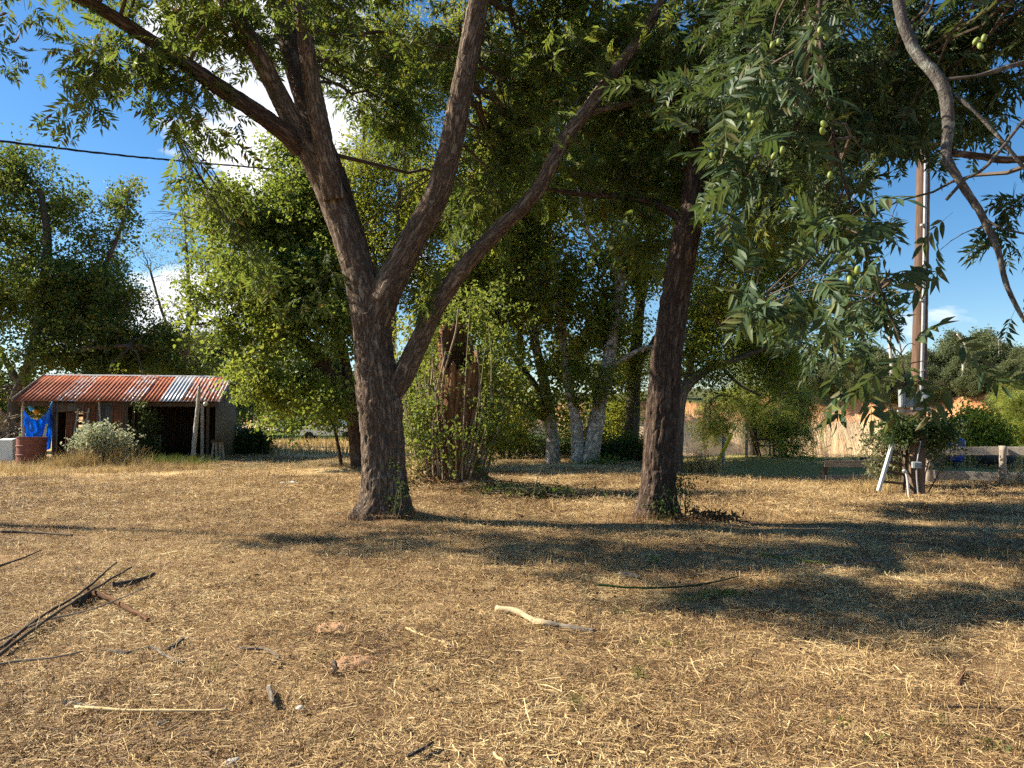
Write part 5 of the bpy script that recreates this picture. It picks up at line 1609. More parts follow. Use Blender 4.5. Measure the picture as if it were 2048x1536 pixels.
# tarpaulin hung across the open left bay
t = thing('tarpaulin', 'crumpled bright blue tarp hanging across the left end of the shed', 'tarp', tuple(wpt(75, 905, -0.3)))
def cloth(acc, corners, nu, nv, fold, sag, yl, seed, holes=None):
    tl, tr, bl, br = [np.array(c, float) for c in corners]
    v = np.zeros((nv, nu, 3))
    r = np.random.default_rng(seed)
    for i in range(nv):
        for j in range(nu):
            s_, q_ = j / (nu - 1), i / (nv - 1)
            p = (tl * (1 - s_) + tr * s_) * (1 - q_) + (bl * (1 - s_) + br * s_) * q_
            p[1] += sag * math.sin(math.pi * s_) * (1 - q_)
            z = wpt(p[0], p[1], yl)
            fo = fold * (math.sin(s_ * 11 + 3 * q_ + seed) * 0.5 + math.sin((s_ - q_) * 7 + 1.3) * 0.6 + 0.5 * float(vnoise(np.array([s_ * 4, q_ * 4, seed]))))
            v[i, j] = z + (SR @ np.array([0, -fo - 0.25 * q_ * fold, 0]))
    sheet_v(acc, v)
a = Acc(); cloth(a, ((49, 822), (106, 804), (53, 880), (90, 884)), 40, 30, 0.09, 26, -0.25, 3); solid(a.obj('sheet', M['tarp'], t, smooth=True), 0.004)
a = Acc(); cloth(a, ((86, 850), (106, 808), (89, 902), (103, 897)), 14, 24, 0.05, 0, -0.12, 8); solid(a.obj('side_fold', M['tarp'], t, smooth=True), 0.004)
a = Acc(); cloth(a, ((84, 832), (104, 802), (86, 835), (105, 808)), 16, 8, 0.03, 6, -0.33, 5); solid(a.obj('top_fold', M['tarp_pale'], t, smooth=True), 0.004)
a = Acc(); cloth(a, ((92, 848), (97, 846), (84, 876), (92, 872)), 8, 10, 0.02, 0, -0.40, 2); o = solid(a.obj('torn_patch', M['tarp_torn'], t, smooth=True), 0.004); o['label'] = 'frayed pale tear in the tarp'
a = Acc(); cloth(a, ((48, 838), (54, 834), (49, 853), (54, 850)), 8, 8, 0.04, 0, -0.3, 6); solid(a.obj('corner_flap', M['tarp'], t, smooth=True), 0.004)
a = Acc()
for k in range(9):
    p = wpt(52 + 16 * rng.random(), 802 + 17 * rng.random(), 0.25)
    tt = np.linspace(0, math.pi, 7); r_ = rng.uniform(0.07, 0.12)
    lathe(a, np.stack([r_ * np.sin(tt), -r_ * 0.8 * np.cos(tt)], -1), p, 8)
tag(a.obj('bundle', M['tarp_pale'], origin=wpt(60, 812, 0.25)), 'pale blue bundle stuffed under the eave above the tarp', 'bundle')
a = Acc()
tt = np.linspace(0, math.pi, 8)
lathe(a, np.stack([0.085 * np.sin(tt), -0.17 * np.cos(tt)], -1), wpt(73, 823, 0.1), 12, axes_rot((0.1, 0, -1), (0, 1, 0.2)))
lathe(a, np.stack([0.05 * np.sin(tt), -0.06 * np.cos(tt)], -1), wpt(73, 828, 0.08), 10)
tag(a.obj('orange_float', M['orange'], smooth=True, origin=wpt(73, 823, 0.1)), 'small orange yellow object lying above the blue tarp', 'float')
# pale board panel behind the back corner
a = Acc()
for k in range(4):
    p = SR @ np.array([0.10 + 0.12 * k, SD + 0.5 + 0.35 * k, 0.5]) + SH
    box(a, p, (0.03, 0.33, 1.5 - 0.22 * k), rotz(SA - 0.35), 0.005)
tag(a.obj('leaning_board_stack', M['wood_grey'], origin=SR @ np.array([0.3, SD + 0.9, 0.5]) + SH), 'pale sunlit board panel leaning behind the shed back corner', 'panel')
# junk heap beyond the shed
t = thing('scrap_heap', 'grey heap of scrap and cut branches beside the shed at the left edge', 'heap', tuple(wpt(18, 905, 3.0)))
hb = np.array(t.location)
a = Acc()
for k in range(260):
    r_ = abs(rng.normal(0, 0.7)); az = rng.uniform(0, 6.28)
    p = hb + [r_ * math.cos(az) - 0.2, r_ * math.sin(az), rng.uniform(0, 1.5) * math.exp(-r_ * r_ / 0.7)]
    dd_ = rng.normal(0, 1, 3); dd_[2] *= 0.5
    tube(a, np.array([p, p + unit(dd_) * rng.uniform(0.3, 0.8)]), rng.uniform(0.015, 0.05), 6)
tag(a.obj('sticks', M['twig_pale'], t), kind='stuff')

# ------------------------------------------------------------------ utility pole
pb = G(1829, 990)
pole_base = np.array([pb[0], 15.7, float(H(pb[0], 15.7))])
up_ = thing('utility_pole', 'tall brown wooden utility pole with grey meter boxes', 'pole', tuple(pole_base))
pt = P(1851, 150, 15.7)
ax = unit(pt - pole_base)
pole_top = pole_base + ax * 9.9
PT = lambda f_: pole_base + ax * f_
a = Acc()
pp = np.array([PT(z) for z in np.linspace(-0.3, 9.9, 60)])
tube(a, pp, np.linspace(0.155, 0.115, 60), 24, True, bark_disp(0.02, 14))
a.obj('shaft', M['wood_creosote'], up_, smooth=True)
def on_pole(px, py, Y):
    return P(px, py, Y)
a = Acc()
cp = [P(1842, 800, 15.55), P(1845, 700, 15.53), P(1848, 550, 15.53), P(1852, 300, 15.55), P(1855, 120, 15.55)]
tube(a, catmull(cp, 0.4), 0.034, 12)
a.obj('conduit', M['zinc'], up_, smooth=True)
a = Acc()
for py in (740, 600, 450, 300):
    tube(a, np.array([P(1845, py, 15.5) + [0, 0, -0.02], P(1845, py, 15.5) + [0, 0, 0.02]]), 0.05, 12)
a.obj('conduit_strap', M['zinc'], up_)
mc = P(1842, 803, 15.42)
a = Acc(); box(a, mc, (0.30, 0.14, 0.36), rotz(-0.1), 0.012); mb = a.obj('meter_box', M['box_grey'], up_)
a = Acc()
Rf = axes_rot((0, 0, 1), (0, 1, 0))
face = np.array([[1, 0, 0], [0, 0, -1], [0, 1, 0.0]])        # lathe axis towards the camera
lathe(a, [(0.0, 0.105), (0.05, 0.10), (0.082, 0.07), (0.09, 0.0)], mc + [0.05, -0.07, 0.02], 24, face)
o = a.obj('meter_glass', M['meter_glass'], None, smooth=True); o.parent = mb
a = Acc()
lathe(a, [(0.085, 0.0), (0.108, 0.0), (0.108, 0.03), (0.088, 0.034)], mc + [0.05, -0.07, 0.02], 24, face)
o = a.obj('meter_ring', M['zinc'], None, smooth=True); o.parent = mb
a = Acc()
lathe(a, [(0.0, 0.03), (0.07, 0.03), (0.07, 0.0)], mc + [0.05, -0.07, 0.02], 20, face)
o = a.obj('meter_dial', M['white_paint'], None); o.parent = mb
for px, py, sz, Y in ((1803, 797, (0.085, 0.16, 0.36), 15.45), (1818, 805, (0.16, 0.13, 0.20), 15.42), (1833, 930, (0.17, 0.11, 0.13), 15.38)):
    a = Acc(); q = P(px, py, Y); box(a, q, sz, rotz(-0.2), 0.01)
    bx_ = a.obj('switch_box', M['box_grey'], up_)
    a = Acc(); box(a, q + [0, -sz[1] / 2 - 0.004, 0], (sz[0] * 0.8, 0.012, sz[2] * 0.8), rotz(-0.2), 0.004)
    o = a.obj('cover', M['box_grey'], None); o.parent = bx_
a = Acc(); board(a, P(1795, 822, 15.48), P(1866, 822, 15.48), 0.04, 0.05); a.obj('bracket_board', M['zinc'], up_)
a = Acc(); tube(a, catmull([P(1833, 935, 15.38), P(1834, 960, 15.4), P(1837, 992, 15.42)], 0.1), 0.017, 8); tube(a, catmull([P(1834, 925, 15.4), P(1838, 900, 15.42), P(1842, 880, 15.45)], 0.1), 0.012, 8); a.obj('feed_pipe', M['zinc'], up_, smooth=True)
a = Acc(); box(a, P(1829, 762, 15.52), (0.05, 0.006, 0.16), None, 0.0); a.obj('yellow_tag', M['yellow'], up_)
a = Acc()
lathe(a, [(0.0, 0.0), (0.05, 0.0), (0.065, 0.05), (0.04, 0.1), (0.0, 0.1)], pole_top + [-0.15, 0, -0.5], 12); a.obj('insulator', M['box_grey'], up_, smooth=True)
# white plastic standpipe beside it
a = Acc()
tube(a, catmull([P(1818, 995, 15.2), P(1815, 960, 15.2), P(1812, 945, 15.2), P(1809, 941, 15.2), P(1806, 943, 15.2)], 0.03), 0.025, 10)
tag(a.obj('standpipe', M['pvc'], smooth=True, origin=P(1817, 990, 15.2)), 'white plastic pipe bent over at the foot of the utility pole', 'pipe')
gl = lambda px, py: G(px, py)
ladder('ladder', 'wooden ladder with one white painted rail leaning against the utility pole', P(1757, 982, 15.6), P(1785, 888, 15.75), P(1806, 984, 16.1), P(1812, 900, 16.0), 4, M['wood_white'], 0.06, 0.05, 0.2, 0.85, M['wood_dark'])

# guy wire and its yellow guard
an = G(1430, 936)
gt = pole_base + ax * 9.3
gw = thing('guy_wire', 'steel guy wire with a bright yellow guard staked on the dry grass', 'guy wire', tuple(an))
a = Acc(); tube(a, np.array([an + (gt - an) * s for s in np.linspace(-0.01, 1, 12)]), 0.008, 6); a.obj('wire', M['steel_wire'], gw)
g2 = an + (gt - an) * 0.115
a = Acc(); tube(a, np.array([an + (gt - an) * s for s in np.linspace(-0.006, 0.115, 6)]), np.linspace(0.062, 0.055, 6), 12); a.obj('guard', M['yellow'], gw, smooth=True)
# twisted service cable
t = thing('service_cable', 'twisted black overhead cable crossing the sky at the left', 'cable', tuple(P(0, 282, 16.0)))
cpts = [P(-300, 245, 13.0), P(0, 282, 16.0), P(255, 312, 19.5), P(510, 335, 24.0), P(640, 346, 27.0), P(820, 352, 31.0), P(1000, 350, 36.0)]
cc = catmull(cpts, 0.10)
ln = np.concatenate([[0], np.cumsum(np.linalg.norm(np.diff(cc, axis=0), axis=1))])
tt_, uu_, ww_ = frames(cc)
for k in range(3):
    ph = ln * 4.0 + k * 2.094
    a = Acc(); tube(a, cc + 0.016 * (np.cos(ph)[:, None] * uu_ + np.sin(ph)[:, None] * ww_), 0.014 if k else 0.009, 6, caps=False)
    a.obj('strand', M['cable'], t, smooth=True)


# ------------------------------------------------------------------ fence
def fence(label, posts, rails):
    f0 = posts[0]
    t = thing('board_fence', label, 'fence', tuple(G(f0[0], f0[1])))
    for px, py, Y, top, r_, lean, mat in posts:
        b_ = P(px, py, Y); b_[2] = float(H(b_[0], b_[1]))
        a = Acc()
        zz = np.linspace(-0.2, top, 12)
        tube(a, np.stack([b_[0] + lean * zz, b_[1] + 0 * zz, b_[2] + zz], -1), r_ * (1 + 0.06 * rng.normal(size=12)), 14, True, bark_disp(0.05, 12))
        a.obj('post', M[mat], t, smooth=True)
    for (p, q, w_, mt) in rails:
        a = Acc(); board(a, p, q, w_, 0.04, bevel=0.006); a.obj('rail', M[mt], t)
    return t


def hp(px, Y, z):
    x = (px - 1024) / FPX * Y
    return np.array([x, Y, float(H(x, Y)) + z])


fence('low weathered fence section of two boards left of the utility pole', [(1648, 962, 19.2, 0.56, 0.055, 0.10, 'wood_dark'), (1741, 962, 19.2, 0.58, 0.075, 0.02, 'wood_post')],
      [(hp(1646, 19.1, 0.47), hp(1760, 19.1, 0.47), 0.17, 'wood_grey'), (hp(1648, 19.12, 0.10), hp(1742, 19.12, 0.10), 0.17, 'wood_grey')])
fence('taller grey board fence running out of the right edge', [(1857, 968, 18.5, 0.82, 0.10, 0.05, 'wood_post'), (2004, 972, 17.7, 0.96, 0.075, 0.05, 'wood_post'), (2160, 978, 17.0, 0.95, 0.08, 0.0, 'wood_post')],
      [(hp(1840, 18.72, 0.80), hp(2001, 17.86, 0.83), 0.20, 'wood_grey'), (hp(2006, 17.80, 0.83), hp(2160, 17.1, 0.83), 0.20, 'wood_grey'), (hp(1835, 18.75, 0.24), hp(2001, 17.88, 0.22), 0.20, 'wood_grey'), (hp(2006, 17.83, 0.22), hp(2160, 17.1, 0.22), 0.20, 'wood_grey')])

# ------------------------------------------------------------------ things behind the fence
bp = hp(1908, 23.2, 0.0)
t = thing('barrel_feeder', 'dark blue plastic barrel with white marks on a slanted black stand', 'barrel', tuple(bp))
Rb = axes_rot((0, 0, 1))
a = Acc()
tt = [(0.0, -0.36), (0.20, -0.36), (0.25, -0.30), (0.27, -0.12), (0.265, -0.10), (0.27, -0.08), (0.27, 0.10), (0.265, 0.12), (0.27, 0.14), (0.25, 0.32), (0.18, 0.37), (0.0, 0.37)]
tilt = np.array([[math.cos(0.12), 0, math.sin(0.12)], [0, 1, 0], [-math.sin(0.12), 0, math.cos(0.12)]])
lathe(a, tt, bp + [0, 0, 0.56], 28, tilt)
br = a.obj('barrel', M['blue_plastic'], t, smooth=True)
for dx, w_, h_, an_ in ((0.035, 0.045, 0.11, 0.3), (0.105, 0.045, 0.11, -0.2)):     # two white smudged strokes
    m = 10
    al = np.linspace(0, 2 * math.pi, m, endpoint=False)
    px_, pz_ = dx + w_ / 2 * np.cos(al) * (1 + 0.25 * np.sin(3 * al)) + an_ * 0.04 * np.sin(al), h_ / 2 * np.sin(al)
    vv = np.stack([px_, -np.sqrt(np.maximum(0, 0.274 ** 2 - px_ ** 2)) - 0.004, pz_ + 0.02], -1) @ tilt.T + bp + [0, 0, 0.56]
    a = Acc(); a.add(vv, np.arange(m)[None]); o = a.obj('white_mark', M['white_paint'], None); o.parent = br
for k, (p, q) in enumerate((((-0.75, -0.1, 0.0), (-0.18, -0.1, 0.50)), ((-0.60, 0.25, 0.0), (-0.15, 0.2, 0.50)), ((-0.10, -0.15, 0.0), (-0.10, -0.15, 0.30)), ((0.12, 0.2, 0.0), (0.12, 0.2, 0.26)))):
    a = Acc(); board(a, bp + p, bp + q, 0.06, 0.06, up=(0, 1, 0)); a.obj('stand_leg', M['black_metal'], t)
a = Acc(); board(a, bp + [-0.82, 0.05, 0.06], bp + [-0.2, 0.05, 0.42], 0.42, 0.03, up=(0, 1, 0)); a.obj('ramp_board', M['dark_plastic'], t)

tp_ = hp(1985, 23.4, 0.0)
t = thing('feed_trough', 'black rounded trough standing on splayed legs behind the fence', 'trough', tuple(tp_))
a = Acc()
th = np.linspace(math.pi * 0.98, 2.02 * math.pi, 15)
for (xa, xb) in ((-0.42, 0.55),):
    X = np.linspace(xa, xb, 12)
    V = np.zeros((12, 15, 3))
    for i, x in enumerate(X):
        e = 1 - 0.25 * (abs((x - (xa + xb) / 2) / (xb - xa) * 2) ** 6)
        V[i] = np.stack([np.full(15, x), 0.26 * e * np.cos(th), 0.42 + 0.27 * e * np.sin(th)], -1)
    sheet_v(a, V + tp_)
    for x, s in ((xa, 1), (xb, -1)):
        ring = V[0 if s == 1 else -1] + tp_
        c_ = ring.mean(0)
        a.add(np.vstack([ring, c_]), np.array([[j, j + 1, 15] for j in range(14)]))
solid(a.obj('basin', M['dark_plastic'], t, smooth=True), 0.02)
a = Acc()
lathe(a, [(0.0, -0.48), (0.2, -0.48), (0.205, 0.48), (0.0, 0.48)], tp_ + [0.06, 0.02, 0.40], 18, np.array([[0, 0, 1.0], [0, 1, 0], [-1, 0, 0]]))
a.obj('lid', M['black_metal'], t, smooth=False)
for sx in (-0.33, 0.0, 0.42):
    for sy in (-0.2, 0.2):
        a = Acc(); tube(a, np.array([tp_ + [sx, sy * 0.6, 0.30], tp_ + [sx + (-0.1 if sx < 0.2 else 0.06), sy * 1.3, -0.05]]), 0.017, 8); a.obj('leg', M['black_metal'], t)
t = Acc(); q = hp(1731, 24.5, 0.14)
box(t, q, (0.32, 0.3, 0.20), rotz(0.2), 0.02); box(t, q + [0.02, -0.16, 0.0], (0.1, 0.02, 0.12), rotz(0.2), 0.0)
tag(t.obj('dark_box', M['dark_plastic'], origin=q), 'small dark box on the lawn behind the low fence section', 'box')
# bench chair against the feathery tree
q = hp(1533, 26.4, 0.0)
t = thing('garden_chair', 'dark slatted chair leaning beside the feathery tree trunk', 'chair', tuple(q))
for k in range(4):
    a = Acc(); board(a, q + [-0.28, -0.1 + 0.1 * k, 0.36], q + [0.20, -0.1 + 0.1 * k, 0.36], 0.03, 0.08); a.obj('seat_slat', M['wood_dark'], t)
    a = Acc(); board(a, q + [-0.30 - 0.05 * k, -0.15, 0.42 + 0.13 * k], q + [-0.30 - 0.05 * k, 0.28, 0.42 + 0.13 * k], 0.10, 0.025); a.obj('back_slat', M['wood_dark'], t)
for dx, dy, z0, z1, lx in ((-0.26, -0.14, -0.03, 0.95, -0.28), (-0.26, 0.26, -0.03, 0.95, -0.28), (0.18, -0.14, -0.03, 0.58, 0.0), (0.18, 0.26, -0.03, 0.58, 0.0)):
    a = Acc(); board(a, q + [dx, dy, z0], q + [dx + lx, dy, z1], 0.05, 0.05, up=(0, 1, 0)); a.obj('leg', M['wood_dark'], t)
for dy in (-0.14, 0.26):
    a = Acc(); board(a, q + [-0.42, dy, 0.60], q + [0.22, dy, 0.58], 0.07, 0.03); a.obj('armrest', M['wood_dark'], t)
# stakes near the guy wire
for px, py, h_, lab in ((1446, 938, 1.0, 'grey wooden stake standing beside the yellow guy guard'), (1493, 928, 1.2, 'thin grey stake left of the feathery tree trunk')):
    b_ = G(px, py); a = Acc(); tube(a, np.array([b_ + [0, 0, -0.1], b_ + [0.02, 0, h_ * 0.5], b_ + [0.03, 0, h_]]), 0.05, 8, True, bark_disp(0.05))
    tag(a.obj('stake', M['wood_post'], origin=b_), lab, 'stake')

# ------------------------------------------------------------------ far field: car, red implement, post, pale heap
q = hp(662, 53.0, 0.0)
t = thing('parked_car', 'small white car half hidden by leaves on the green field', 'car', tuple(q))
a = Acc()
prof = np.array([(-2.1, 0.35), (-2.15, 0.75), (-1.95, 0.95), (-1.35, 1.0), (-0.95, 1.42), (0.6, 1.46), (1.2, 1.05), (1.95, 0.92), (2.1, 0.7), (2.1, 0.35)])
for s in (-0.82, 0.82):
    pass
v = np.concatenate([np.stack([prof[:, 0], np.full(10, -0.82), prof[:, 1]], -1), np.stack([prof[:, 0], np.full(10, 0.82), prof[:, 1]], -1)]) * np.array([1, 1, 1]) + q
j = np.arange(10)
a.add(v, np.stack([j, (j + 1) % 10, 10 + (j + 1) % 10, 10 + j], -1))
a.f.append(np.arange(10)[None]); a.mi.append(np.zeros(1, int)); a.f.append(np.arange(19, 9, -1)[None]); a.mi.append(np.zeros(1, int))
a.obj('body', M['white_paint'], t)
for sx in (-1.3, 1.3):
    for sy in (-0.78, 0.78):
        a = Acc(); lathe(a, [(0, -0.1), (0.3, -0.1), (0.32, 0), (0.3, 0.1), (0, 0.1)], q + [sx, sy, 0.31], 16, face); a.obj('wheel', M['rubber'], t)
for xs in (((-0.85, 1.06), (-0.75, 1.36), (-0.1, 1.38), (-0.1, 1.06)), ((0.0, 1.06), (0.0, 1.38), (0.55, 1.38), (0.95, 1.06))):
    a = Acc(); a.add(np.array([[x, -0.826, z] for x, z in xs]) + q, np.array([[0, 1, 2, 3]])); a.obj('window', M['glass_dark'], t)
a = Acc(); a.add(np.array([[-1.31, -0.7, 1.045], [-1.31, 0.7, 1.045], [-0.99, 0.7, 1.40], [-0.99, -0.7, 1.40]]) + q + [-0.012, 0, 0.012], np.array([[0, 1, 2, 3]])); a.obj('windscreen', M['glass_dark'], t)

q = hp(622, 62.0, 0.0)
t = thing('red_implement', 'small red machine standing beside a post at the far field edge', 'machine', tuple(q))
a = Acc(); box(a, q + [0, 0, 0.95], (0.7, 0.5, 0.65), None, 0.05); a.obj('hopper', M['red_paint'], t)
a = Acc(); box(a, q + [0.1, 0, 0.32], (0.45, 0.4, 0.3), None, 0.04); a.obj('engine', M['red_paint'], t)
for s in (-0.3, 0.3):
    a = Acc(); board(a, q + [s, 0, -0.05], q + [s, 0, 0.65], 0.06, 0.06, up=(0, 1, 0)); a.obj('leg', M['black_metal'], t)
a = Acc(); b_ = hp(628, 61.0, 0); tube(a, np.array([b_ + [0, 0, -0.2], b_ + [0, 0, 1.9]]), 0.1, 8)
tag(a.obj('post', M['wood_post'], origin=b_), 'pale wooden post standing at the far edge of the field', 'post')
a = Acc(); b_ = hp(553, 78, 0.2)
for k in range(7):
    tt = np.linspace(0, math.pi, 6); r_ = rng.uniform(0.25, 0.5)
    lathe(a, np.stack([r_ * np.sin(tt), -r_ * 0.55 * np.cos(tt)], -1), b_ + [rng.normal(0, 0.7), rng.normal(0, 0.3), 0.05], 7)
tag(a.obj('rock_heap', M['stone'], origin=b_), 'pale heap of stones at the back of the green field', 'stones')

# ------------------------------------------------------------------ cut straw over the ground
def strip(acc, p, w, nrm=None, mi=0):
    """a thin ribbon along path p (n,3)"""
    p = np.asarray(p, float)
    n = len(p)
    t = np.gradient(p, axis=0)
    s = unit(np.cross(t, nrm if nrm is not None else np.array([0, 0, 1.0])))
    w = np.broadcast_to(np.asarray(w, float), (n,))[:, None]
    v = np.concatenate([p + s * w / 2, p - s * w / 2])
    j = np.arange(n - 1)
    acc.add(v, np.stack([j, j + 1, n + j + 1, n + j], -1), None, mi)


def straw_clump(seed, n=1500, R0=0.62, lift=0.03, up=0.10):
    r = np.random.default_rng(seed)
    a = Acc()
    for k in range(n):
        L = r.uniform(0.015, 0.10) * (1.0 if r.random() < 0.94 else 2.2)
        az = r.uniform(0, 2 * math.pi)
        el = abs(r.normal(0, 0.16)) if r.random() > up else r.uniform(0.5, 1.4)
        rr_, ra_ = R0 * r.uniform(0, 1) ** 0.5 * r.uniform(0.75, 1.0), r.uniform(0, 2 * math.pi)
        c = np.array([rr_ * math.cos(ra_), rr_ * math.sin(ra_), r.uniform(0.0, lift)])
        d = np.array([math.cos(az) * math.cos(el), math.sin(az) * math.cos(el), math.sin(el)])
        if el > 0.45:
            L *= 0.6
        bend = r.normal(0, 0.06, 3) * L
        p = np.array([c, c + d * L * 0.5 + bend, c + d * L])
        p[:, 2] = np.maximum(p[:, 2], 0.001)
        nrm = unit(np.array([r.normal(0, 0.5), r.normal(0, 0.5), 1.0]))
        strip(a, p, r.uniform(0.0014, 0.0042), nrm)
    return a.mesh('straw_clump', M['straw'])


lib = bpy.data.collections.new('straw_clumps')
for k in range(14):
    lib.objects.link(bpy.data.objects.new('straw_clump', straw_clump(300 + k)))


def scatter_gn(name, pts, coll, smin, smax, tilt=0.12):
    me = bpy.data.meshes.new(name)
    me.vertices.add(len(pts))
    me.vertices.foreach_set('co', np.asarray(pts, float).ravel())
    o = link(name, me)
    ng = bpy.data.node_groups.new(name, 'GeometryNodeTree')
    ng.interface.new_socket('Geometry', in_out='INPUT', socket_type='NodeSocketGeometry')
    ng.interface.new_socket('Geometry', in_out='OUTPUT', socket_type='NodeSocketGeometry')
    N = ng.nodes.new
    gi, go = N('NodeGroupInput'), N('NodeGroupOutput')
    ci = N('GeometryNodeCollectionInfo')
    ci.inputs['Collection'].default_value = coll
    ci.inputs['Separate Children'].default_value = True
    ci.inputs['Reset Children'].default_value = True
    ip = N('GeometryNodeInstanceOnPoints')
    ip.inputs['Pick Instance'].default_value = True
    ri = N('FunctionNodeRandomValue'); ri.data_type = 'INT'
    ri.inputs['Min'].default_value = 0; ri.inputs['Max'].default_value = len(coll.objects) - 1
    rr = N('FunctionNodeRandomValue'); rr.data_type = 'FLOAT_VECTOR'
    rr.inputs[0].default_value = (-tilt, -tilt, 0); rr.inputs[1].default_value = (tilt, tilt, 6.283)
    rs = N('FunctionNodeRandomValue'); rs.data_type = 'FLOAT'
    rs.inputs[2].default_value = smin; rs.inputs[3].default_value = smax
    L = ng.links.new
    L(gi.outputs[0], ip.inputs['Points']); L(ci.outputs[0], ip.inputs['Instance'])
    L(ri.outputs[2], ip.inputs['Instance Index']); L(rr.outputs[0], ip.inputs['Rotation']); L(rs.outputs[1], ip.inputs['Scale'])
    L(ip.outputs[0], go.inputs[0])
    md = o.modifiers.new('scatter', 'NODES')
    md.node_group = ng
    return o


def ground_pts(y0, y1, dens, margin=1.5, keep=None):
    st_ = 1 / math.sqrt(dens)               # jittered grid: no bald gaps
    hw_ = 0.70 * y1 + margin
    x, y = [g_.ravel() for g_ in np.meshgrid(np.arange(-hw_, hw_, st_), np.arange(y0, y1, st_))]
    x = x + rng.uniform(-0.6, 0.6, len(x)) * st_
    y = y + rng.uniform(-0.6, 0.6, len(y)) * st_
    m = np.abs(x) < 0.70 * y + margin
    x, y = x[m], y[m]
    if keep is not None:
        k = keep(x, y)
        x, y = x[k], y[k]
    return np.stack([x, y, H(x, y)], -1)


DIRT = [(G(668, 1262), 0.13), (G(712, 1338), 0.14)]
def bare(x, y):
    k = np.ones(len(x), bool)
    for c, r_ in DIRT:
        k &= (x - c[0]) ** 2 + (y - c[1]) ** 2 > (r_ * 0.75) ** 2
    return k
def not_lawn(x, y):
    return ~((y > 19.9) & (x > 3.5) & (y < 31)) & (rng.random(len(x)) < 0.95)
near = np.vstack([ground_pts(2.3, 4.5, 5.0, 1.0, bare), ground_pts(4.5, 8, 4.0, 1.2, bare), ground_pts(8, 13, 3.0, 1.5)])
tag(scatter_gn('cut_straw', near, lib, 0.85, 1.15, 0.05), 'dry cut straw covering the foreground', 'straw', kind='stuff')
mid_ = np.vstack([ground_pts(13, 20, 1.7, 2.0, not_lawn), ground_pts(20, 32, 0.5, 2.0, not_lawn)])
tag(scatter_gn('cut_straw', mid_, lib, 1.3, 1.9, 0.06), 'dry cut straw covering the yard further off', 'straw', kind='stuff')


# ------------------------------------------------------------------ standing grass
def blades(acc, pts, hmin, hmax, w, lean=0.35, seg=3):
    n = len(pts)
    hgt = rng.uniform(hmin, hmax, n)
    az = rng.uniform(0, 2 * math.pi, n)
    ln = np.abs(rng.normal(0, lean, n))
    dx, dy = np.cos(az) * ln, np.sin(az) * ln
    f_az = rng.uniform(0, math.pi, n)
    side = np.stack([np.cos(f_az), np.sin(f_az), 0 * f_az], -1)
    t = np.linspace(0, 1, seg + 1)
    V = np.zeros((n, (seg + 1) * 2, 3))
    for i, q_ in enumerate(t):
        c = pts + np.stack([dx * hgt * q_ ** 1.7, dy * hgt * q_ ** 1.7, hgt * (q_ - 0.18 * ln * q_ ** 2)], -1)
        wi = w * (1 - 0.85 * q_)
        V[:, 2 * i] = c + side * wi / 2
        V[:, 2 * i + 1] = c - side * wi / 2
    f = np.array([[2 * i, 2 * i + 1, 2 * i + 3, 2 * i + 2] for i in range(seg)])
    F_ = f[None] + (np.arange(n) * (seg + 1) * 2)[:, None, None]
    acc.add(V.reshape(-1, 3), F_.reshape(-1, 4))


def patch_pts(c, rx, ry, n, ang=0.0, gauss=True):
    p = rng.normal(0, 0.5, (n, 2)) if gauss else rng.uniform(-1, 1, (n, 2))
    p = p * [rx, ry] @ rotz(ang)[:2, :2].T + np.asarray(c)[:2]
    return np.stack([p[:, 0], p[:, 1], H(p[:, 0], p[:, 1]) - 0.01], -1)


# stubble: short cut stalks standing in the straw
a = Acc()
blades(a, ground_pts(2.4, 7, 26, 1.0), 0.03, 0.12, 0.0045, 0.35, 2)
blades(a, ground_pts(7, 14, 22, 1.0), 0.05, 0.16, 0.006, 0.35, 2)
blades(a, ground_pts(14, 20, 24, 1.0, not_lawn), 0.06, 0.20, 0.010, 0.4, 2)
blades(a, ground_pts(20, 31, 14, 1.0, not_lawn), 0.06, 0.20, 0.016, 0.4, 2)
tag(a.obj('stubble', M['dry_stalk']), 'short pale cut stalks standing all over the yard', 'stubble', kind='stuff')
# reddish dry tufts round the trunk feet and over the shaded yard
a = Acc()
for px, py, rx, n_ in ((735, 1048, 0.5, 420), (820, 1046, 0.45, 300), (1275, 1050, 0.4, 260), (1390, 1050, 0.7, 420), (880, 995, 1.2, 600), (1010, 1010, 1.4, 500)):
    blades(a, patch_pts(G(px, py), rx, 0.25, n_), 0.05, 0.22, 0.006, 0.6)
for k in range(420):
    px, py = rng.uniform(-50, 2100), 1000 + 536 * rng.random() ** 1.4
    c_ = G(px, py)
    if vnoise(np.array([c_[0] * 0.5, c_[1] * 0.5, 3.0])) > -0.1:
        blades(a, patch_pts(c_, 0.10, 0.08, 26), 0.03, 0.11, 0.0045, 0.8, 2)
tag(a.obj('dry_tufts', M['red_straw']), 'reddish dry grass tufts over the yard and round the trunks', 'grass', kind='stuff')
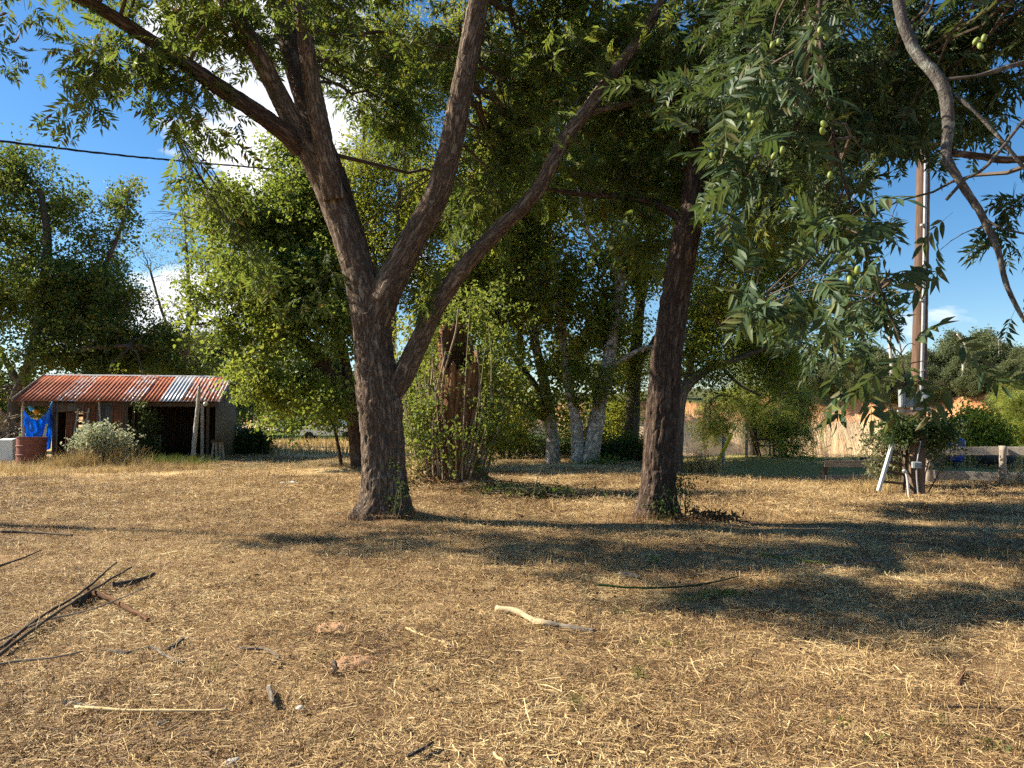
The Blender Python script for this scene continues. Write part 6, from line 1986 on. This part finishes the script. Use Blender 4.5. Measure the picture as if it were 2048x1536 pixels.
# fallen leaves and bark crumbs
a = Acc()
for y0_, y1_, dn, sz in ((2.4, 6, 30, 0.8), (6, 12, 24, 1.1), (12, 19, 12, 1.7)):
    p = ground_pts(y0_, y1_, dn, 0.8, lambda x, y: (vnoise(np.stack([x * 0.6, y * 0.6, 0 * x], -1)) > -0.25) & (rng.random(len(x)) < 0.8))
    n_ = len(p)
    d_ = rng.normal(0, 1, (n_, 3)); d_[:, 2] *= 0.35
    v_, f_ = leaflet(0.05, 0.022, 1, 0.7, 0.8)
    scatter(a, v_, f_, p + np.array([0, 0, 0.028]), d_, np.tile([0, 0, 1.0], (n_, 1)) + rng.normal(0, 0.5, (n_, 3)), sz * rng.uniform(0.4, 1.3, n_))
tag(a.obj('leaf_litter', M['dead_leaf']), 'brown fallen leaves strewn through the straw', 'leaf litter', kind='stuff')
# dry weeds before the shed
a = Acc()
for px, py, rx, n_, h_ in ((10, 944, 0.6, 300, 0.45), (70, 944, 0.7, 260, 0.38), (120, 936, 0.6, 500, 0.55), (165, 934, 0.45, 600, 0.7), (200, 930, 0.7, 900, 0.9), (250, 932, 0.5, 600, 0.8), (285, 936, 0.4, 200, 0.5), (340, 938, 0.8, 260, 0.4), (400, 938, 0.5, 160, 0.35), (40, 950, 1.2, 300, 0.3), (220, 944, 1.6, 500, 0.35)):
    p = patch_pts(G(px, py), rx * 1.1, 0.6, n_)
    blades(a, p, 0.15, h_, 0.012, 0.6)
blades(a, patch_pts(G(1405, 948), 0.55, 0.5, 900), 0.25, 0.75, 0.012, 0.5)
blades(a, patch_pts(hp(2030, 24, 0), 2.2, 0.8, 900), 0.25, 0.7, 0.014, 0.4)
blades(a, patch_pts(G(1755, 985), 0.6, 0.4, 300), 0.2, 0.5, 0.010, 0.6)
blades(a, patch_pts(hp(2040, 17.5, 0), 0.7, 0.3, 260), 0.2, 0.6, 0.010, 0.5)
blades(a, ground_pts(17.2, 19.4, 45, 0.5, lambda x, y: (x > 4) & (rng.random(len(x)) < 0.8)), 0.08, 0.24, 0.012, 0.7)
tag(a.obj('dry_weeds', M['dry_grass']), 'tall dry weeds before the shed and along the fence', 'weeds', kind='stuff')
a = Acc()
for px, py, rx, n_ in ((130, 930, 0.6, 700), (330, 928, 1.0, 1300), (240, 927, 1.0, 500), (400, 930, 0.5, 300)):
    blades(a, patch_pts(G(px, py), rx * 1.2, 0.5, n_), 0.10, 0.42, 0.012, 0.6)
blades(a, patch_pts(hp(1960, 25.5, 0), 2.4, 0.7, 1800), 0.3, 0.75, 0.016, 0.35)
tag(a.obj('green_weeds', M['green_grass']), 'green grass growing up before the shed and behind the fence', 'weeds', kind='stuff')
# mown lawn beyond the fence, tall straw field and edge grass
a = Acc()
p = ground_pts(19.8, 30.5, 75, 0.5, lambda x, y: (x > 3.4 + 0.8 * vnoise(np.stack([y, 0 * y, 0 * y], -1))))
blades(a, p, 0.03, 0.09, 0.014, 0.5, 2)
tag(a.obj('lawn_grass', M['lawn_grass']), 'mown shaded lawn behind the fence', 'grass', kind='stuff')
a = Acc()
p = ground_pts(33, 50, 26, 0.5, lambda x, y: (x < 2) & (x / y > -0.40))
blades(a, p, 0.15, 0.45, 0.035, 0.3, 2)
tag(a.obj('hay_field', M['dry_grass']), 'pale golden standing hay field behind the shed', 'field', kind='stuff')

# low green weeds in the near straw
a = Acc()
for px, py, rx, ry, n_ in ((1440, 1190, 0.34, 0.12, 260), (1360, 1200, 0.35, 0.10, 160), (1260, 1225, 0.18, 0.14, 90), (1330, 1285, 0.26, 0.14, 120), (1560, 1170, 0.3, 0.2, 60), (1960, 1110, 0.7, 0.4, 300), (1930, 1200, 0.5, 0.3, 160), (1780, 1150, 0.3, 0.2, 120), (1740, 1480, 0.10, 0.06, 40), (1680, 1440, 0.08, 0.05, 30), (1990, 1490, 0.1, 0.08, 30), (870, 1262, 0.05, 0.03, 14), (250, 1160, 0.3, 0.12, 60)):
    p = patch_pts(G(px, py), rx, ry, n_)
    d_ = rng.normal(0, 1, (n_, 3)); d_[:, 2] = np.abs(d_[:, 2]) * 0.8
    tv, tf = leaflet(0.045, 0.016, 1, 0.4)
    scatter(a, tv, tf, p + np.array([0, 0, 0.015]), d_, np.tile([0, 0, 1.0], (n_, 1)) + rng.normal(0, 0.3, (n_, 3)), rng.uniform(0.6, 1.4, n_))
tag(a.obj('creeping_weeds', M['leaf_shoot']), 'low creeping green weeds in the cut straw', 'weeds', kind='stuff')
for px, py, n_, h_, lab in ((1152, 1420, 34, 0.14, 'sparse green grass tuft nearest the lower middle'), (1276, 1356, 46, 0.11, 'bright green grass tuft right of the fallen log'), (1310, 1130, 60, 0.14, 'yellow green grass tuft in the shade before the leaning pecan'),
                            (640, 1330, 16, 0.13, 'small pale green tuft between the two dirt mounds'), (1880, 1450, 20, 0.12, 'thin green tuft at the lower right'), (430, 1352, 10, 0.14, 'single thin green sprout among the grey twigs')):
    q = G(px, py); a = Acc()
    blades(a, patch_pts(q, 0.06, 0.05, n_), h_ * 0.5, h_, 0.006, 0.4)
    tag(a.obj('grass_tuft', M['green_grass'], origin=q), lab, 'grass tuft', 'green grass tufts in the straw')

# ------------------------------------------------------------------ dirt mounds, log, sticks, stones
for (q, r_), lab in zip(DIRT, ('bare reddish dirt mound above the other, left of centre', 'lower bare reddish dirt mound, nearer the viewer')):
    a = Acc()
    g1 = np.linspace(-1, 1, 30)
    X, Y_ = np.meshgrid(g1 * r_ * 1.35, g1 * r_ * 1.05)
    rr = np.sqrt((X / (r_ * 1.35)) ** 2 + (Y_ / (r_ * 1.05)) ** 2)
    rr = rr * (1 + 0.25 * vnoise(np.stack([X * 14, Y_ * 14, 0 * X], -1)))
    Z = 0.038 * np.clip(1 - rr ** 2, -0.5, 1) + 0.014 * fbm(np.stack([X * 30, Y_ * 30, 0 * X], -1), 4, 0.6) * (rr < 1.3)
    sheet(a, X + q[0], Y_ + q[1], Z + H(X + q[0], Y_ + q[1]) + 0.004)
    tag(a.obj('dirt_mound', M['soil_red'], smooth=True, origin=q), lab, 'dirt mound', 'dirt mounds')

M['log_two'] = sub_mat_two('log_two', (0.50, 0.39, 0.23), (0.26, 0.22, 0.17), 0, 0.08)
def stick(name, label, pts, w, mat, cat='stick', lift=0.0, group=None, sides=8, taper=0.6, rough=0.22, zs=None):
    c = [G(p[0], p[1]) for p in pts]
    Ym = np.mean([p[1] for p in c])
    r_ = w * Ym / FPX / 2
    c = np.array(c)
    c[:, 2] += r_ * 0.6 + 0.012 + lift
    if zs is not None:
        c[:, 2] += np.array(zs)
    cc_ = catmull(c, 0.04)
    rad = np.linspace(r_, r_ * taper, len(cc_)) * (1 + 0.12 * vnoise(cc_ * 23.0))
    cc_ = cc_ + 0.25 * r_ * np.stack([vnoise(cc_ * 9 + k_) for k_ in (1, 5, 9)], -1)
    a = Acc()
    tube(a, cc_, rad, sides, True, bark_disp(rough, 30))
    return tag(a.obj(name, mat, smooth=True, bark=True, origin=c[len(c) // 2]), label, cat, group)


stick('fallen_log', 'crooked fallen log stripped pale at one end and barked at the other', [(992, 1236), (1035, 1243), (1075, 1259), (1120, 1264), (1190, 1273)], 12, M['log_two'], 'log', sides=14, taper=1.05, lift=0.008)
stick('straight_stick', 'long straight straw yellow stick lying at the lower left', [(150, 1426), (240, 1434), (340, 1437), (455, 1438)], 8, M['wood_straw'], lift=0.02)
stick('crooked_stick', 'crooked pale grey stick curling across the straw at the left', [(215, 1311), (255, 1317), (290, 1306), (312, 1307), (328, 1322), (368, 1337)], 8, M['stick_grey'], lift=0.01)
stick('crooked_stick', 'bent pale grey stick right of the curling one', [(478, 1308), (520, 1308), (538, 1312), (556, 1328), (545, 1342)], 8, M['stick_grey'], lift=0.01)
stick('wood_stub', 'short grey brown stub beside the curling grey stick', [(340, 1308), (355, 1296), (367, 1285)], 11, M['bark_lichen'], lift=0.008)
stick('wood_stub', 'short round stub standing by the lower dirt mound', [(668, 1338), (667, 1362)], 11, M['bark_grey'], lift=0.008)
stick('wood_stub', 'short knobbly stub below the bent pale stick', [(537, 1392), (540, 1408), (545, 1424)], 14, M['stick_grey'], lift=0.008)
stick('wood_stub', 'pale broken stub under the long straight stick', [(315, 1460), (342, 1453)], 12, M['stick_grey'], lift=0.008)
stick('wood_stub', 'short thick bark chunk under the cut branches at the left', [(152, 1222), (166, 1210), (180, 1202)], 17, M['bark_grey'], lift=0.01)
stick('wood_stub', 'dark bark chunk lying at the lower right', [(1916, 1372), (1922, 1356), (1929, 1336)], 12, M['bark_stump'], lift=0.0)
stick('bark_strip', 'pale flat bark strip in front of the green tuft in the shade', [(1238, 1157), (1258, 1158), (1280, 1163)], 10, M['stick_grey'], lift=0.006)
stick('bark_strip', 'weathered bark strip lying left of the straight stick', [(118, 1412), (150, 1415), (198, 1424)], 11, M['stick_grey'], lift=0.006)
for k, (pts, w_, lab) in enumerate(([[(0, 1312), (80, 1255), (165, 1205), (232, 1152)], 7, 'long greenish cut branch reaching furthest up at the left'], [[(-10, 1330), (60, 1285), (150, 1225), (262, 1160)], 7, 'long greenish cut branch lying second in the left bundle'],
                                    [[(-10, 1300), (90, 1262), (190, 1240), (300, 1196)], 5, 'thin greenish cut branch lying lowest in the left bundle'], [[(168, 1196), (215, 1212), (255, 1232), (296, 1256)], 11, 'brown branch end slanting out of the left bundle'],
                                    [[(225, 1185), (262, 1180), (308, 1164)], 12, 'dark thick branch piece at the upper end of the left bundle'], [[(-10, 1150), (40, 1130), (82, 1112)], 5, 'thin cut branch alone at the left edge above the bundle'],
                                    [[(-10, 1345), (30, 1338), (110, 1330), (165, 1318)], 6, 'pale curved cane below the left bundle'], [[(0, 1070), (60, 1070), (145, 1077)], 6, 'thin dark stick lying far up at the left edge'])):
    stick('cut_branch', lab, pts, w_, M[('twig', 'twig', 'twig_pale', 'bark_stump', 'bark_grey', 'twig', 'twig_pale', 'twig')[k]], 'branch', 0.03, 'cut branches at the left', zs=np.linspace(0, 0.05, len(pts)) if k < 3 else None)
stick('green_cane', 'long dark green cane arching over the creeping weeds', [(1190, 1187), (1260, 1190), (1340, 1190), (1420, 1182), (1476, 1168)], 5, M['leaf_dark'], 'cane', 0.05)
stick('green_cane', 'pale green cane lying in the shade at the right', [(1520, 1119), (1580, 1130), (1662, 1141)], 5, M['leaf_shoot'], 'cane', 0.03)
stick('green_cane', 'thin dull cane in line below the pale green one', [(1640, 1152), (1700, 1140), (1800, 1124)], 5, M['twig_pale'], 'cane', 0.03)
for pts, h_, lab in (([(1745, 1147), (1690, 1140)], 0.30, 'thin dark twig sticking up at the right, the left one of two'), ([(1772, 1148), (1705, 1140)], 0.36, 'thin dark twig sticking up at the right, the longer of two'),):
    s_, e_ = G(*pts[0]), G(*pts[1])
    e_ = e_ + [0, 0, h_]
    a = Acc(); tube(a, bez(s_, (s_ + e_) / 2 + [0, 0, -0.04], e_, 8), np.linspace(0.009, 0.004, 8), 6)
    tag(a.obj('upright_twig', M['twig'], smooth=True, origin=s_), lab, 'twig')
stick('dark_stick', 'long thin dark stick lying at the lower right edge', [(1830, 1412), (1900, 1418), (1980, 1417), (2060, 1424)], 6, M['bark_grey'], lift=0.012)
stick('pale_stick', 'thin pale stick lying near the centre left of the log', [(812, 1270), (850, 1288), (905, 1308)], 6, M['wood_straw'], lift=0.012)
stick('pale_stick', 'pale curved stick beyond the shade at the right', [(1548, 1118), (1580, 1117), (1606, 1104)], 7, M['stick_grey'], lift=0.012)
stick('pale_stick', 'pale flattened stick by the right pair of dark twigs', [(1685, 1120), (1720, 1126), (1760, 1128)], 8, M['stick_grey'], lift=0.01)
stick('dark_stick', 'short dark stick pointing at the lower edge near the middle', [(815, 1533), (840, 1522), (866, 1503)], 9, M['bark_grey'], lift=0.012)
for px, py, r_, lab in ((463, 1533, 0.026, 'rounded pale stone cut by the lower edge'), (600, 1425, 0.018, 'small pale stone right of the knobbly stub')):
    q = G(px, py)
    a = Acc(); tt = np.linspace(0, math.pi, 10)
    lathe(a, np.stack([r_ * 1.3 * np.sin(tt), -r_ * 0.8 * np.cos(tt)], -1), q + [0, 0, r_ * 0.5], 14)
    a.v[0] += 0.18 * r_ * fbm(a.v[0] * 40, 2)[:, None]
    tag(a.obj('stone', M['stone'], smooth=True, origin=q), lab, 'stone')
# loose short twigs nobody can tell apart
tv = Acc()
tube(tv, np.array([[-0.5, 0, 0], [-0.15, 0.04, 0.02], [0.2, -0.03, 0.0], [0.5, 0.02, 0.03]]), np.array([0.05, 0.045, 0.04, 0.025]), 6, True)
twm = [tv.mesh('twig', m_, True, True) for m_ in (M['bark_stump'], M['stick_grey'], M['wood_straw'])]
for k in range(48):
    px, py = rng.uniform(0, 2048), 1536 - 460 * rng.random() ** 1.3
    q = G(px, py)
    L = rng.uniform(0.05, 0.16)
    o = bpy.data.objects.new('loose_twig', twm[int(rng.integers(0, 3))])
    COL.objects.link(o)
    o.location = q + [0, 0, 0.022]
    o.rotation_euler = (rng.uniform(0, 6.28), rng.normal(0, 0.15), rng.uniform(0, 6.28))
    o.scale = (L, L * rng.uniform(0.5, 1.3), L * rng.uniform(0.5, 1.3))
    tag(o, 'short loose twig lying in the cut straw', 'twig', 'short twigs strewn in the straw')

# brush pile behind the shade line and dead wood under the far trees
def brush(name, label, q, rx, ry, hz, n_tw, n_lf, mat='twig', lm='dead_leaf', tl=(0.3, 0.9)):
    t = thing(name, label, 'brush pile', tuple(q))
    a = Acc()
    for k in range(n_tw):
        c = q + [rng.normal(0, rx * 0.45), rng.normal(0, ry * 0.45), 0]
        c[2] = float(H(c[0], c[1])) + rng.uniform(0.01, hz)
        d_ = unit(np.array([rng.normal(0, 1), rng.normal(0, 0.6), rng.normal(0.1, 0.22)]))
        L = rng.uniform(*tl)
        p = bez(c - d_ * L / 2, c + rng.normal(0, 0.05, 3), c + d_ * L / 2, 5)
        p[:, 2] = np.maximum(p[:, 2], float(H(c[0], c[1])) + 0.005)
        tube(a, p, np.linspace(0.012, 0.004, 5), 5, caps=False)
    tag(a.obj('twigs', M[mat], t), kind='stuff')
    f = Acc()
    p = np.stack([q[0] + rng.normal(0, rx * 0.5, n_lf), q[1] + rng.normal(0, ry * 0.5, n_lf), 0 * np.zeros(n_lf)], -1)
    p[:, 2] = H(p[:, 0], p[:, 1]) + rng.uniform(0, hz, n_lf)
    v, f_ = leaflet(0.11, 0.04, 1, 0.5)
    scatter(f, v, f_, p, rng.normal(0, 1, (n_lf, 3)), rng.normal(0, 1, (n_lf, 3)), rng.uniform(0.5, 1.3, n_lf))
    tag(f.obj('leaves', M[lm], t), kind='stuff')


brush('brush_pile', 'dark low pile of cut brush right of the broken stump', G(1055, 1002), 1.0, 0.35, 0.26, 60, 500, 'twig', 'leaf_dark')
brush('brush_pile', 'dark dead wood heaped under the trees left of the pale trunks', G(1045, 915), 1.3, 0.6, 0.7, 90, 150, 'twig', 'dead_leaf', (0.6, 1.8))
brush('brush_pile', 'small dark heap of leaves at the foot of the leaning dark pecan', G(1420, 1045), 0.45, 0.2, 0.14, 20, 260, 'twig', 'dead_leaf', (0.15, 0.4))
for s_, e_, lab in (((925, 990), (1112, 985), 'long thin branch lying across the brush pile'), ((1060, 1005), (1098, 900), 'thin pale stalk leaning up out of the brush pile')):
    p, q = G(*s_), G(*e_) if e_[1] > 950 else P(e_[0], e_[1], 16.0)
    a = Acc(); tube(a, bez(p + [0, 0, 0.1 if e_[1] > 950 else 0], (p + q) / 2 + [0, 0, 0.12], q + [0, 0, 0.14 if e_[1] > 950 else 0], 9), np.linspace(0.014, 0.006, 9), 6)
    tag(a.obj('brush_stick', M['twig'] if e_[1] > 950 else M['wood_straw'], smooth=True, origin=p), lab, 'stick')
# white scrap on the yard
for px, py, sz, lab in ((580, 972, 0.25, 'flattened white scrap lying on the sunny straw left of the thick pecan'), (500, 925, 0.3, 'white scrap lying in the shade right of the shed'), (680, 1036, 0.06, 'small pale scrap beside the foot of the thick pecan')):
    q = G(px, py)
    a = Acc(); g1 = np.linspace(-1, 1, 8); X, Y_ = np.meshgrid(g1 * sz, g1 * sz * 0.4)
    sheet(a, X + q[0], Y_ + q[1], H(X + q[0], Y_ + q[1]) + 0.05 + 0.03 * fbm(np.stack([X * 9, Y_ * 9, 0 * X + px], -1), 2))
    tag(solid(a.obj('white_scrap', M['white_plastic'], smooth=True, origin=q), 0.004), lab, 'scrap')
